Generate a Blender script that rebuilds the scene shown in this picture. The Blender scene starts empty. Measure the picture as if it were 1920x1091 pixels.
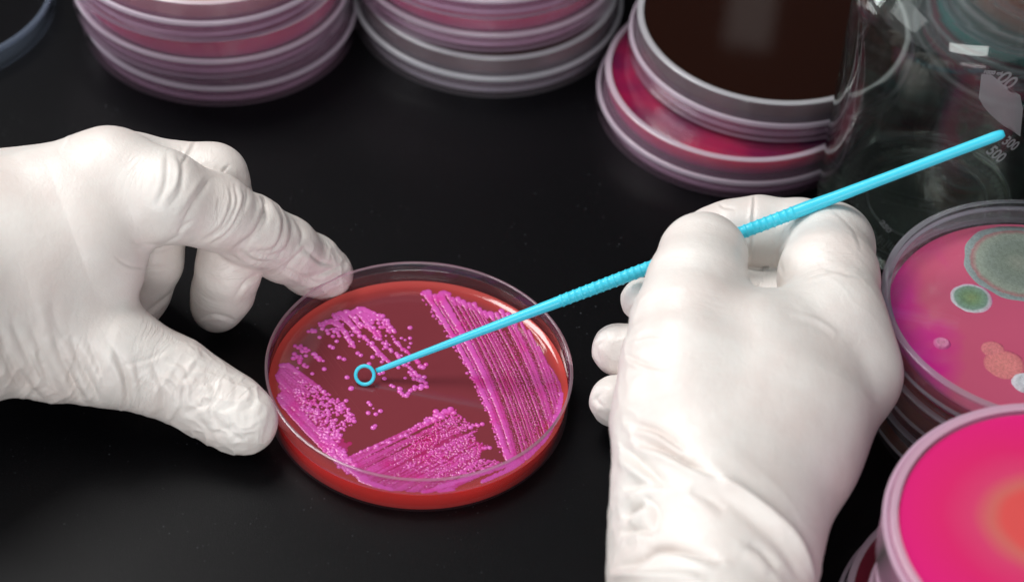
import bpy, math, random
import numpy as np
from mathutils import Vector, Matrix
random.seed(7); rng = np.random.default_rng(7)
SC = bpy.context.scene; COL = SC.collection; MM = 0.001
# ------------------------------------------------------------------ camera model (mm)
W, H = 1920, 1091
PITCH, ROLL, F, Z = math.radians(43.209), math.radians(4.3816), 4845., 798.1
fw = np.array([0, math.cos(PITCH), -math.sin(PITCH)]); u0 = np.array([0, math.sin(PITCH), math.cos(PITCH)]); r0 = np.array([1., 0, 0])
_c, _s = math.cos(ROLL), math.sin(ROLL)
RT = _c*r0+_s*u0; UP = -_s*r0+_c*u0; CAM = -fw*Z
def P(px, py, h):
    d = fw+(px-W/2)/F*RT-(py-H/2)/F*UP
    return CAM+d*(h-CAM[2])/d[2]
def proj(V):
    d = V-CAM; z = d@fw
    return np.stack([W/2+F*(d@RT)/z, H/2-F*(d@UP)/z], -1)

# ------------------------------------------------------------------ materials
def mat(name):
    m = bpy.data.materials.new(name); m.use_nodes = True
    nt = m.node_tree; nt.nodes.clear()
    return m, nt, nt.nodes.new('ShaderNodeOutputMaterial')
def N(nt, t, **kw):
    n = nt.nodes.new(t)
    for k, v in kw.items():
        if k in n.inputs.keys(): n.inputs[k].default_value = v
        else: setattr(n, k, v)
    return n
def L(nt, a, b): nt.links.new(a, b)
def c4(c): return (c[0], c[1], c[2], 1)
def noise_bump(nt, scale, strength, dist=0.0002, detail=4, prev=None):
    tc = N(nt, 'ShaderNodeTexCoord'); nz = N(nt, 'ShaderNodeTexNoise', Scale=scale, Detail=detail)
    L(nt, tc.outputs['Object'], nz.inputs['Vector'])
    b = N(nt, 'ShaderNodeBump', Strength=strength, Distance=dist); L(nt, nz.outputs['Fac'], b.inputs['Height'])
    if prev: L(nt, prev.outputs[0], b.inputs['Normal'])
    return b
def principled(name, col, rough=.5, spec=.5, sss=0, sss_r=(.002, .001, .001), coat=0, bump=None, col2=None, cscale=200, crange=(.4, .6), trans=0, ior=1.45):
    m, nt, out = mat(name)
    p = N(nt, 'ShaderNodeBsdfPrincipled'); p.inputs['Base Color'].default_value = c4(col)
    p.inputs['Roughness'].default_value = rough; p.inputs['Specular IOR Level'].default_value = spec
    p.inputs['Coat Weight'].default_value = coat; p.inputs['Coat Roughness'].default_value = .05
    p.inputs['Transmission Weight'].default_value = trans; p.inputs['IOR'].default_value = ior
    if sss:
        p.inputs['Subsurface Weight'].default_value = sss; p.inputs['Subsurface Radius'].default_value = sss_r; p.inputs['Subsurface Scale'].default_value = 1
    if col2:
        tc = N(nt, 'ShaderNodeTexCoord'); nz = N(nt, 'ShaderNodeTexNoise', Scale=cscale, Detail=3)
        L(nt, tc.outputs['Object'], nz.inputs['Vector'])
        r = N(nt, 'ShaderNodeValToRGB'); r.color_ramp.elements[0].position = crange[0]; r.color_ramp.elements[1].position = crange[1]
        r.color_ramp.elements[0].color = c4(col); r.color_ramp.elements[1].color = c4(col2)
        L(nt, nz.outputs['Fac'], r.inputs['Fac']); L(nt, r.outputs['Color'], p.inputs['Base Color'])
    if bump: L(nt, noise_bump(nt, *bump).outputs[0], p.inputs['Normal'])
    L(nt, p.outputs[0], out.inputs[0]); return m
def plastic(name, tint=(.95, .93, .96), frost=.06, fcol=(.8, .75, .85), rough=.06, ior=1.5, bump=0):
    m, nt, out = mat(name)
    tr = N(nt, 'ShaderNodeBsdfTransparent', Color=c4(tint))
    df = N(nt, 'ShaderNodeBsdfDiffuse', Color=c4(fcol)); tl = N(nt, 'ShaderNodeBsdfTranslucent', Color=c4(fcol))
    a = N(nt, 'ShaderNodeMixShader', Fac=.5); L(nt, df.outputs[0], a.inputs[1]); L(nt, tl.outputs[0], a.inputs[2])
    b = N(nt, 'ShaderNodeMixShader', Fac=frost); L(nt, tr.outputs[0], b.inputs[1]); L(nt, a.outputs[0], b.inputs[2])
    g = N(nt, 'ShaderNodeBsdfGlossy', Roughness=rough, Color=(1, 1, 1, 1)); fr = N(nt, 'ShaderNodeFresnel', IOR=ior); ge = N(nt, 'ShaderNodeNewGeometry'); io = N(nt, 'ShaderNodeMapRange'); io.inputs['To Min'].default_value = ior; io.inputs['To Max'].default_value = 1/ior
    L(nt, ge.outputs['Backfacing'], io.inputs['Value']); L(nt, io.outputs[0], fr.inputs['IOR'])
    c = N(nt, 'ShaderNodeMixShader'); L(nt, fr.outputs[0], c.inputs[0]); L(nt, b.outputs[0], c.inputs[1]); L(nt, g.outputs[0], c.inputs[2])
    if bump:
        bm = noise_bump(nt, 120, bump, .001, 1); L(nt, bm.outputs[0], g.inputs['Normal']); L(nt, bm.outputs[0], fr.inputs['Normal'])
    L(nt, c.outputs[0], out.inputs[0]); return m

M = {}
# black bench with a fine pebbled grain
m, nt, out = mat('bench_black'); tc = N(nt, 'ShaderNodeTexCoord')
p = N(nt, 'ShaderNodeBsdfPrincipled'); p.inputs['Roughness'].default_value = .4; p.inputs['Specular IOR Level'].default_value = .14
nz = N(nt, 'ShaderNodeTexNoise', Scale=2600, Detail=2); L(nt, tc.outputs['Object'], nz.inputs['Vector'])
r = N(nt, 'ShaderNodeValToRGB'); e = r.color_ramp.elements; e[0].position = .55; e[0].color = (.0008, .0008, .0014, 1); e[1].position = .8; e[1].color = (.009, .0095, .012, 1)
L(nt, nz.outputs['Fac'], r.inputs['Fac'])
vo = N(nt, 'ShaderNodeTexVoronoi', Scale=420); L(nt, tc.outputs['Object'], vo.inputs['Vector']); vr = N(nt, 'ShaderNodeValToRGB'); ve = vr.color_ramp.elements; ve[0].position = .03; ve[0].color = (.12, .13, .14, 1); ve[1].position = .11; ve[1].color = (0, 0, 0, 1)
vn = N(nt, 'ShaderNodeTexNoise', Scale=60, Detail=2); L(nt, tc.outputs['Object'], vn.inputs['Vector']); vm = N(nt, 'ShaderNodeValToRGB'); vm.color_ramp.elements[0].position = .48; vm.color_ramp.elements[1].position = .7
L(nt, vo.outputs['Distance'], vr.inputs['Fac']); L(nt, vn.outputs['Fac'], vm.inputs['Fac']); mu = N(nt, 'ShaderNodeMixRGB', blend_type='MULTIPLY'); mu.inputs[0].default_value = 1; L(nt, vr.outputs['Color'], mu.inputs[1]); L(nt, vm.outputs['Color'], mu.inputs[2])
ad = N(nt, 'ShaderNodeMixRGB', blend_type='ADD'); ad.inputs[0].default_value = 1; L(nt, r.outputs['Color'], ad.inputs[1]); L(nt, mu.outputs[0], ad.inputs[2]); L(nt, ad.outputs[0], p.inputs['Base Color'])
b = N(nt, 'ShaderNodeBump', Strength=.5, Distance=.00012); L(nt, nz.outputs['Fac'], b.inputs['Height']); L(nt, b.outputs[0], p.inputs['Normal']); L(nt, p.outputs[0], out.inputs[0])
M['bench'] = m
# latex glove
def glove_mat():
    m, nt, out = mat('white_latex'); tc = N(nt, 'ShaderNodeTexCoord')
    p = N(nt, 'ShaderNodeBsdfPrincipled'); p.inputs['Roughness'].default_value = .38; p.inputs['Specular IOR Level'].default_value = .5
    p.inputs['Subsurface Weight'].default_value = .06; p.inputs['Subsurface Radius'].default_value = (.002, .001, .0008); p.inputs['Subsurface Scale'].default_value = 1
    nz = N(nt, 'ShaderNodeTexNoise', Scale=45, Detail=4, Roughness=.6); L(nt, tc.outputs['Object'], nz.inputs['Vector'])
    r = N(nt, 'ShaderNodeValToRGB'); e = r.color_ramp.elements; e[0].position = .3; e[0].color = (.74, .655, .61, 1); e[1].position = .62; e[1].color = (.80, .755, .71, 1)
    L(nt, nz.outputs['Fac'], r.inputs['Fac']); L(nt, r.outputs['Color'], p.inputs['Base Color'])
    v = N(nt, 'ShaderNodeTexNoise', Scale=1150, Detail=2, Distortion=1.2); L(nt, tc.outputs['Object'], v.inputs['Vector'])
    b = N(nt, 'ShaderNodeBump', Strength=.5, Distance=.0002); L(nt, v.outputs['Fac'], b.inputs['Height'])
    v2 = N(nt, 'ShaderNodeTexNoise', Scale=260, Detail=3, Distortion=.6); L(nt, tc.outputs['Object'], v2.inputs['Vector'])
    b2 = N(nt, 'ShaderNodeBump', Strength=.22, Distance=.0006); L(nt, v2.outputs['Fac'], b2.inputs['Height']); L(nt, b.outputs[0], b2.inputs['Normal'])
    af = N(nt, 'ShaderNodeAttribute', attribute_name='fold'); am = N(nt, 'ShaderNodeAttribute', attribute_name='foldmask')
    fn = N(nt, 'ShaderNodeTexNoise', Scale=1.0, Detail=2, Roughness=.55); L(nt, af.outputs['Vector'], fn.inputs['Vector'])
    m1 = N(nt, 'ShaderNodeMath', operation='MULTIPLY_ADD'); m1.inputs[1].default_value = 2; m1.inputs[2].default_value = -1; L(nt, fn.outputs['Fac'], m1.inputs[0])
    m2 = N(nt, 'ShaderNodeMath', operation='ABSOLUTE'); L(nt, m1.outputs[0], m2.inputs[0]); m3 = N(nt, 'ShaderNodeMath', operation='SUBTRACT'); m3.inputs[0].default_value = 1; L(nt, m2.outputs[0], m3.inputs[1])
    m4 = N(nt, 'ShaderNodeMath', operation='POWER'); m4.inputs[1].default_value = 9; L(nt, m3.outputs[0], m4.inputs[0])
    m5 = N(nt, 'ShaderNodeMath', operation='MULTIPLY'); L(nt, m4.outputs[0], m5.inputs[0]); L(nt, am.outputs['Fac'], m5.inputs[1])
    b3 = N(nt, 'ShaderNodeBump', Strength=1, Distance=-.00042); L(nt, m5.outputs[0], b3.inputs['Height']); L(nt, b2.outputs[0], b3.inputs['Normal'])
    L(nt, b3.outputs[0], p.inputs['Normal']); L(nt, p.outputs[0], out.inputs[0]); return m
M['glove'] = glove_mat()
M['cyan'] = principled('cyan_plastic', (.05, .60, .78), .32, .5, sss=.15, sss_r=(.0006, .001, .001), bump=(900, .08))
M['clear'] = plastic('clear_plastic', (.975, .955, .97), .02, (.8, .55, .68), .04)
M['clear_rim'] = plastic('clear_rim', (.9, .8, .86), .36, (.82, .58, .66), .12)  # rim materials are paler and frostier: edge highlights put into the colour
M['floor'] = plastic('clear_floor', (.98, .97, .98), .0, (.8, .8, .8), .03, 1.35)
M['mauve'] = plastic('mauve_plastic', (.95, .88, .93), .16, (1, .64, .86), .12, bump=.16)
M['mauve_rim'] = plastic('mauve_rim', (.93, .88, .93), .78, (1, .88, 1), .2, 1.9)
M['grey'] = plastic('grey_plastic', (.94, .92, .95), .14, (.8, .68, .76), .16, bump=.12)
M['grey_rim'] = plastic('grey_rim', (.92, .92, .95), .75, (.95, .95, 1.0), .2, 1.9)
M['blue'] = plastic('blue_clear', (.93, .95, .98), .05, (.4, .5, .65), .08)
M['blue_rim'] = plastic('blue_rim', (.9, .93, .97), .28, (.5, .6, .8), .15)
M['crisp'] = plastic('crisp_plastic', (.97, .95, .97), .03, (.8, .75, .85), .1, bump=.08)
M['crisp_rim'] = plastic('crisp_rim', (.93, .93, .96), .3, (.78, .8, .88), .08)
M['pinkrim'] = plastic('pink_wall', (.97, .8, .9), .5, (.97, .62, .82), .25, 1.3)
M['pinkrim_rim'] = plastic('pink_rim', (.98, .85, .93), .7, (1, .78, .93), .25)
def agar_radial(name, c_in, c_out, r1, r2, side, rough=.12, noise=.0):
    """jelly with the glow of its edge painted in as a second colour, measured from the disc centre"""
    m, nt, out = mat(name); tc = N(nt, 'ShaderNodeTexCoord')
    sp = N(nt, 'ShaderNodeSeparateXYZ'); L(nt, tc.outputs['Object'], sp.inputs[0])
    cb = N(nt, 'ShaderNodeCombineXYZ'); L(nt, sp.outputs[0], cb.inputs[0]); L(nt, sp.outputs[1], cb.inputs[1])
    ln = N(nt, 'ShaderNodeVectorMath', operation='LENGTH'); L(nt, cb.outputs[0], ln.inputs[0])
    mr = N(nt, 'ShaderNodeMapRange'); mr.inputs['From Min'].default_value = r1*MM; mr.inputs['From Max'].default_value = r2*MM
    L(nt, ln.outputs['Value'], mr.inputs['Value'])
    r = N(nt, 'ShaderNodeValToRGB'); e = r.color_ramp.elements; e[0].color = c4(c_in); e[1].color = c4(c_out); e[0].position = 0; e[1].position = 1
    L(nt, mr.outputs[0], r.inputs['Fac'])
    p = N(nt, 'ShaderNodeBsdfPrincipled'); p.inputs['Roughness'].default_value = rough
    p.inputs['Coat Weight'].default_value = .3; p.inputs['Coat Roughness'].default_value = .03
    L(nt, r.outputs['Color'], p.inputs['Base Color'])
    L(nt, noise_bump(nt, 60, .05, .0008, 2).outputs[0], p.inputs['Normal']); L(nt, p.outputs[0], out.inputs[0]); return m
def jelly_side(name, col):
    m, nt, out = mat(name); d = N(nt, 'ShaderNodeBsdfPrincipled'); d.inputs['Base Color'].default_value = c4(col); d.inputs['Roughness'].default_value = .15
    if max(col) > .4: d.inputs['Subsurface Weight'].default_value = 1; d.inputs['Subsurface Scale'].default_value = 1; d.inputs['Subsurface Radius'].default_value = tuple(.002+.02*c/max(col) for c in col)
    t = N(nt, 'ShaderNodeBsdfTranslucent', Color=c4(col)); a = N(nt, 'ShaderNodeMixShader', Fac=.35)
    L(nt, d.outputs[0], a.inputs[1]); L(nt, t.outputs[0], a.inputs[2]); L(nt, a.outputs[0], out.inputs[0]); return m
M['agar_main'] = agar_radial('wine_jelly', (.20, .034, .045), (.50, .055, .045), 38, 43.2, None)  # redder outer ring paints in light scattered inside the jelly
M['agar_main_side'] = principled('red_side_glow', (1.0, .035, .022), .15, .4, sss=.6, sss_r=(.03, .0018, .0013))  # same agar, side coloured bright red for light glowing through it

# ------------------------------------------------------------------ object helpers
def mesh_obj(name, V, Fc, mats, parent=None, smooth=True, midx=None, scale=MM):
    me = bpy.data.meshes.new(name)
    V = np.asarray(V, float)*scale
    me.from_pydata(V.tolist(), [], Fc if isinstance(Fc, list) else Fc.tolist())
    for mm in (mats if isinstance(mats, (list, tuple)) else [mats]): me.materials.append(mm)
    if midx is not None: me.polygons.foreach_set('material_index', midx)
    if smooth: me.polygons.foreach_set('use_smooth', [True]*len(me.polygons))
    me.update()
    o = bpy.data.objects.new(name, me); COL.objects.link(o)
    if parent: o.parent = parent
    return o
def thing(name, label, cat, loc, group=None):
    o = bpy.data.objects.new(name, None); COL.objects.link(o); o.empty_display_size = .01
    o.location = [c*MM for c in loc]; o['label'] = label; o['category'] = cat
    if group: o['group'] = group
    return o
def tag(o, label, cat, group=None):
    o['label'] = label; o['category'] = cat
    if group: o['group'] = group
    return o
def lathe(name, prof, mats, parent=None, seg=160, closed=True, wob=0):
    """prof: list of (r,z,mat). r==0 gives a pole."""
    q = []                                   # support rings keep flat floors flat under smooth shading
    for i, p_ in enumerate(prof):
        if i and prof[i-1][0] < 1e-6 and p_[0] > 5: q.append((p_[0]-.3, p_[1]+(prof[i-1][1]-p_[1])*.3/p_[0], *prof[i-1][2:]))
        q.append(p_)
        if i+1 < len(prof) and prof[i+1][0] < 1e-6 and p_[0] > 5: q.append((p_[0]-.3, p_[1]+(prof[i+1][1]-p_[1])*.3/p_[0], *p_[2:]))
    prof = q
    V = []; rings = []
    a = np.arange(seg)*2*math.pi/seg
    for r_, z_, *_ in prof:
        if r_ < 1e-6: rings.append([len(V)]); V.append((0, 0, z_))
        else:
            rings.append(list(range(len(V), len(V)+seg)))
            V += [(r_*math.cos(t), r_*math.sin(t), z_) for t in a]
    Fc = []; mi = []
    n = len(prof)
    for i in range(n if closed else n-1):
        A, B = rings[i], rings[(i+1) % n]; mm = prof[i][2] if len(prof[i]) > 2 else 0
        if len(A) == 1 and len(B) == 1: continue
        for k in range(seg):
            k2 = (k+1) % seg
            if len(A) == 1: f = (A[0], B[k2], B[k])
            elif len(B) == 1: f = (A[k], A[k2], B[0])
            else: f = (A[k], A[k2], B[k2], B[k])
            Fc.append(f); mi.append(mm)
    o = mesh_obj(name, V, Fc, mats, parent, True, mi)
    o.data.set_sharp_from_angle(angle=math.radians(50))
    return o
def cup(name, R, h, t, tf, z0, mats, parent, up=True, foot=True):
    """a shallow round plastic dish half; up=True opens upward. profile listed from the outer axis point."""
    e = .35; mats = list(mats)+[M['floor']]
    pr = [(0, 0, 2), (R-2.2, 0, 2), (R-2.0, -.0 if not foot else 0, 1), (R-e, 0, 1), (R-.1, e*.4, 1), (R, e, 0), (R, h-e-1.3, 1), (R+.3, h-e-.9, 1), (R+.4, h-e-.3, 1), (R+.1, h, 1), (R-t+.1, h, 1), (R-t, h-e, 0), (R-t, tf+.5, 2), (R-t-.5, tf, 2), (0, tf, 2)]
    if not up: pr = [(r_, h-z_, m_) for r_, z_, m_ in pr][::-1]; pr = [(pr[i][0], pr[i][1], pr[min(i+1, len(pr)-1)][2]) for i in range(len(pr))]
    pr = [(r_, z_+z0, m_) for r_, z_, m_ in pr]
    return lathe(name, pr, mats, parent, closed=False)
DG = 'petri dishes stacked on the black bench'
def dish_inverted(loc, label, agar_mat, agar_side, wall='mauve', hl=8.3, ht=14.3, agar_h=5, group=DG, wall_base=None, Rl=46.5, Rb=44.6):
    t = thing('petri_dish', label, 'petri dish', loc, group)
    wb = wall_base or wall
    cup('lid', Rl, hl, 1.0, 1.0, 0, [M[wall], M[wall+'_rim']], t, True)
    cup('base', Rb, ht-1.2, 1.1, 1.1, 1.2, [M[wb], M[wb+'_rim']], t, False)
    zt = ht-1.15
    lathe('agar', [(0, zt, 0), (43.2, zt, 1), (43.35, zt-agar_h, 0), (42.6, zt-agar_h+.6, 0), (0, zt-agar_h+.6, 0)], [agar_mat, agar_side], t, closed=False)
    return t
def dish_upright(loc, label, agar_mat, agar_side, wall='crisp', hl=8.5, ht=14.2, agar_h=5, lid=True, group=DG, Rl=46.5, Rb=44.6):
    t = thing('petri_dish', label, 'petri dish', loc, group)
    cup('base', Rb, ht-1.4, 1.1, 1.1, 0, [M[wall], M[wall+'_rim']], t, True)
    if lid: cup('lid', Rl, hl, 1.0, 1.0, ht-hl, [M[wall], M[wall+'_rim']], t, False)
    if agar_mat:
        R = Rb-1.2
        lathe('agar', [(0, 1.2, 1), (R, 1.2, 1), (R, 1.2+agar_h+.5, 0), (R-.5, 1.2+agar_h+.1, 0), (R-1.4, 1.2+agar_h, 0), (0, 1.2+agar_h, 0)], [agar_mat, agar_side], t, closed=False)
    return t

# ------------------------------------------------------------------ bench
tb = mesh_obj('table_surface', [(-900, -700, 0), (900, -700, 0), (900, 1100, 0), (-900, 1100, 0), (-900, -700, -25), (900, -700, -25), (900, 1100, -25), (-900, 1100, -25)],
              [(0, 1, 2, 3), (7, 6, 5, 4), (0, 4, 5, 1), (1, 5, 6, 2), (2, 6, 7, 3), (3, 7, 4, 0)], M['bench'], smooth=False)
tb['kind'] = 'structure'

# ------------------------------------------------------------------ the dish being worked on
MC = np.array([-25.2, -49.8]); AZ = 6.0
def main_dish():
    t = thing('petri_dish', 'open petri dish of wine red agar with pink streaked colonies, held by the left hand', 'petri dish', (MC[0], MC[1], 0))
    h = 14.1; R = 44.8; Ri = 43.95
    pr = [(0, .1, 0), (41, .1, 0), (41.6, 0, 1), (43.7, 0, 1), (44.3, .35, 0), (R-.15, 2, 0), (R, h-2.2, 0), (R+.02, h-.5, 1), (R+.05, h-.12, 1), (R-.25, h, 1), (Ri+.2, h, 1), (Ri, h-.2, 0),
          (Ri-.05, h-2.4, 0), (Ri-.3, h-2.7, 0), (Ri-.02, h-3.4, 0), (Ri, .9, 0), (Ri-.4, .45, 0), (0, .45, 0)]
    lathe('dish_wall', pr, [M['clear'], M['clear_rim']], t, seg=220, closed=False)
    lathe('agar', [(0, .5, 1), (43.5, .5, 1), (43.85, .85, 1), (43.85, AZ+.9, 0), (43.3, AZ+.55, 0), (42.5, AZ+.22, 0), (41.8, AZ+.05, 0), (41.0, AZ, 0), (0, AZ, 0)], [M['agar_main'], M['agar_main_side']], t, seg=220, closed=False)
    return t
DISH = main_dish()
def growth_mat():
    m, nt, out = mat('pink_growth'); tc = N(nt, 'ShaderNodeTexCoord')
    p = N(nt, 'ShaderNodeBsdfPrincipled'); p.inputs['Roughness'].default_value = .2; p.inputs['Specular IOR Level'].default_value = .5
    p.inputs['Subsurface Weight'].default_value = .2; p.inputs['Subsurface Radius'].default_value = (.0006, .0003, .0005); p.inputs['Subsurface Scale'].default_value = 1
    at = N(nt, 'ShaderNodeAttribute', attribute_name='thick')
    r = N(nt, 'ShaderNodeValToRGB'); e = r.color_ramp.elements; e[0].position = .0; e[0].color = (.33, .02, .09, 1); e[1].position = .42; e[1].color = (.62, .085, .40, 1)
    e2 = r.color_ramp.elements.new(1.0); e2.color = (.68, .13, .52, 1)
    L(nt, at.outputs['Fac'], r.inputs['Fac'])
    nz = N(nt, 'ShaderNodeTexNoise', Scale=130, Detail=2); L(nt, tc.outputs['Object'], nz.inputs['Vector'])
    r2 = N(nt, 'ShaderNodeValToRGB'); e = r2.color_ramp.elements; e[0].position = .3; e[0].color = (1, 1, 1, 1); e[1].position = .62; e[1].color = (1.0, .42, .72, 1)
    e[0].position = .5; e[1].position = .75
    L(nt, nz.outputs['Fac'], r2.inputs['Fac'])
    mx = N(nt, 'ShaderNodeMixRGB', blend_type='MULTIPLY'); mx.inputs[0].default_value = 1; L(nt, r.outputs['Color'], mx.inputs[1]); L(nt, r2.outputs['Color'], mx.inputs[2])
    L(nt, mx.outputs[0], p.inputs['Base Color']); L(nt, p.outputs[0], out.inputs[0]); return m
M['growth'] = growth_mat()
G = .13; NG = int(88/G)+1
def local(px, py): q = P(px, py, AZ); return q[0]-MC[0], q[1]-MC[1]
class Field:
    def __init__(s): s.h = np.zeros((NG, NG), np.float32)
    def dab(s, px, py, rpx, hm=.42, flat=.5):
        x, y = local(px, py); r_ = rpx/6.15
        if x*x+y*y > 42.6**2: return
        hh = hm*min(r_, .9)
        i0 = int((x-r_+44)/G); i1 = int((x+r_+44)/G)+2; j0 = int((y-r_+44)/G); j1 = int((y+r_+44)/G)+2
        if i0 < 0 or j0 < 0 or i1 > NG or j1 > NG: return
        X = (np.arange(i0, i1)*G-44-x)[:, None]; Y = (np.arange(j0, j1)*G-44-y)[None]
        d = 1-(X*X+Y*Y)/(r_*r_)
        v = hh*np.clip(d, 0, 1)**flat
        s.h[i0:i1, j0:j1] = np.maximum(s.h[i0:i1, j0:j1], v)
    def stroke(s, pts, r0_, r1_=None, jit=.12, step=.35, hm=.3, wob=0):
        r1_ = r1_ or r0_
        pts = np.array(pts, float); seg = np.hypot(*np.diff(pts, axis=0).T); T = np.r_[0, np.cumsum(seg)]
        d = 0; ph = random.random()*9
        while d < T[-1]:
            x = np.interp(d, T, pts[:, 0]); y = np.interp(d, T, pts[:, 1]); f = d/T[-1]; rr = (r0_+(r1_-r0_)*f)*(1+random.gauss(0, jit))
            s.dab(x+random.gauss(0, .08*rr)+wob*math.sin(d*.09+ph), y+random.gauss(0, .08*rr), max(rr, .6), hm, .4)
            d += max(step*rr, .5)
    def beads(s, pts, r_, gap=1.5, side=.5, p=1, hm=.55, grow=0):
        pts = np.array(pts, float); seg = np.hypot(*np.diff(pts, axis=0).T); T = np.r_[0, np.cumsum(seg)]; d = 0
        while d < T[-1]:
            rr = r_*random.uniform(.65, 1.25)*(1+grow*d/T[-1])
            if random.random() < p:
                x = np.interp(d, T, pts[:, 0]); y = np.interp(d, T, pts[:, 1])
                s.dab(x+random.gauss(0, side*rr), y+random.gauss(0, side*rr), rr, hm)
            d += gap*rr*random.uniform(.7, 1.4)
    def build(s, name, label=None):
        h = s.h; m_ = h > .012
        cell = m_[:-1, :-1] | m_[1:, :-1] | m_[1:, 1:] | m_[:-1, 1:]
        use = np.zeros_like(m_); use[:-1, :-1] |= cell; use[1:, :-1] |= cell; use[1:, 1:] |= cell; use[:-1, 1:] |= cell
        idx = -np.ones((NG, NG), int); I, J = np.nonzero(use); idx[I, J] = np.arange(len(I))
        V = np.stack([I*G-44, J*G-44, AZ-.05+h[I, J]+.05*(h[I, J] > .012)], -1)
        a, b = np.nonzero(cell)
        Fc = np.stack([idx[a, b], idx[a+1, b], idx[a+1, b+1], idx[a, b+1]], -1)
        o = mesh_obj(name, V, Fc, M['growth'], DISH)
        at = o.data.attributes.new('thick', 'FLOAT', 'POINT'); at.data.foreach_set('value', np.clip(h[I, J]/.42, 0, 1).astype(np.float32))
        if label: o['label'] = label
        return o
def ip(pts, u):
    pts = np.array(pts, float); k = u*(len(pts)-1); i = min(int(k), len(pts)-2); return pts[i]*(1-(k-i))+pts[i+1]*(k-i)
def curve(a, b, bow, n=12, t0=0, t1=1):
    a = np.array(a); b = np.array(b); o = []
    for i in range(n+1):
        t = t0+(t1-t0)*i/n; q = a+(b-a)*t; q = q+np.array([bow, 0])*4*t*(1-t); o.append(q)
    return o
# right hand block: long parallel streaks
fA = Field()
TA = [(796, 548), (806, 553), (820, 556), (836, 547), (848, 560), (862, 560), (874, 570), (888, 568), (900, 580), (912, 586), (928, 590), (940, 583), (955, 590), (966, 600), (984, 608), (1000, 634), (1016, 660), (1034, 690), (1048, 716)]
BA = [(952, 862), (958, 872), (968, 878), (980, 878), (992, 870), (1002, 862), (1012, 853), (1022, 845), (1030, 835), (1037, 824), (1042, 812), (1047, 800), (1050, 790), (1053, 778), (1055, 768), (1057, 758)]
fA.stroke(curve(TA[0], BA[0], 16), 5.5, 4.5, .15, .3, .30)
fA.beads(curve((791, 556), (942, 855), 16), 2.9, 1.9, .5, .8)
fA.stroke([(792, 552), (803, 546), (806, 556)], 5); fA.stroke([(822, 556), (830, 549), (842, 552)], 6, 6)
fA.stroke(curve((825, 556), (966, 870), 17), 7.5, 3, .1, .25, .28)
for i in range(56):
    u = .075+.925*i/55+random.uniform(-.006, .006); a = ip(TA, min(u, 1)); b_ = ip(BA, min(u, 1)); bow = 16*(1-u)+3
    k = random.random(); dense = .27 if u < .6 else .5
    if k < dense:
        w = random.uniform(1.3, 2.6) if u < .6 else random.uniform(1.5, 3.2)
        fA.stroke(curve(a, b_, bow), w*random.uniform(.9, 1.3), w*random.uniform(.75, 1.1), .12, .35, .30)
    else:
        fA.beads(curve(a, b_, bow, t0=random.uniform(0, .15)), random.uniform(1.0, 1.5), 1.9, .3, .85)
for u in np.linspace(0.05, .7, 16):      # wide blots where strokes turn
    a = ip(TA, u); fA.stroke([a, a+np.array([6, 12])], random.uniform(4, 6.5), 3)
for u in np.linspace(.02, 1, 26):
    b_ = ip(BA, u); fA.stroke([b_-np.array([4, 20]), b_+np.array([1, 2])], random.uniform(3.5, 5.5), 5, .15)
fA.stroke([(905, 903), (940, 888), (975, 872)], 5, 6); fA.stroke([(955, 880), (985, 878), (1005, 862)], 8, 7)
fA.build('bacterial_streak', 'long parallel pink streaks down the right of the dish')
# bottom block
fB = Field()
SB = [(646, 862), (655, 875), (668, 888), (685, 897), (700, 905), (722, 914), (745, 920), (770, 924), (800, 923), (825, 920), (850, 914)]
EB = [(850, 768), (856, 778), (866, 786), (880, 793), (892, 806), (884, 818), (896, 828), (912, 836), (900, 850), (908, 862), (930, 862), (958, 868)]
for i in range(46):
    u = i/45; a = ip(SB, u); b_ = ip(EB, u)+np.array([random.uniform(-14, 4), random.uniform(-2, 2)]); tm = random.uniform(.35, .8) if .12 < u < .92 else 1
    w = random.uniform(1.3, 3.0)
    fB.stroke(curve(a, b_, 0, t1=tm), w, w*.6, .15, .35, .30)
    fB.beads(curve(a, b_, 0, t0=tm*.7), random.uniform(1.4, 2.4), 1.5, .55, .85)
    if random.random() < .5: fB.beads(curve(a, b_, 0), 1.5, 1.7, .8, .7)
fB.beads([(668, 852), (700, 838), (740, 822), (780, 800), (800, 785)], 4.2, 1.3, .45, .85)
fB.beads([(818, 785), (835, 770), (850, 772), (852, 768)], 5.5, .7, .5); fB.beads([(880, 800), (895, 795), (905, 796)], 4, .9)
fB.beads([(905, 840), (914, 837), (918, 836)], 3.5, .9); fB.beads([(800, 790), (820, 775)], 5, .8)
for _ in range(420): u = random.random(); v = random.uniform(.5, 1.02); q = ip(SB, u)*(1-v)+ip(EB, u)*v; fB.dab(q[0], q[1], random.uniform(1.2, 2.6), .55)
fB.stroke([(640, 868), (690, 905), (750, 926), (800, 928), (850, 920)], 6, 6, .25, .4); fB.stroke([(790, 926), (870, 898), (960, 868)], 5, 5, .2, .4)
# thin film under the middle of the block
for _ in range(700): u = random.uniform(.2, .8); v = random.betavariate(2.2, 2.2); q = ip(SB, u)*(1-v)+ip(EB, u)*v; fB.dab(q[0], q[1], random.uniform(5, 9), .03, .5)
fB.build('bacterial_streak', 'broad fan of pink streaks along the front of the dish')
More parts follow.
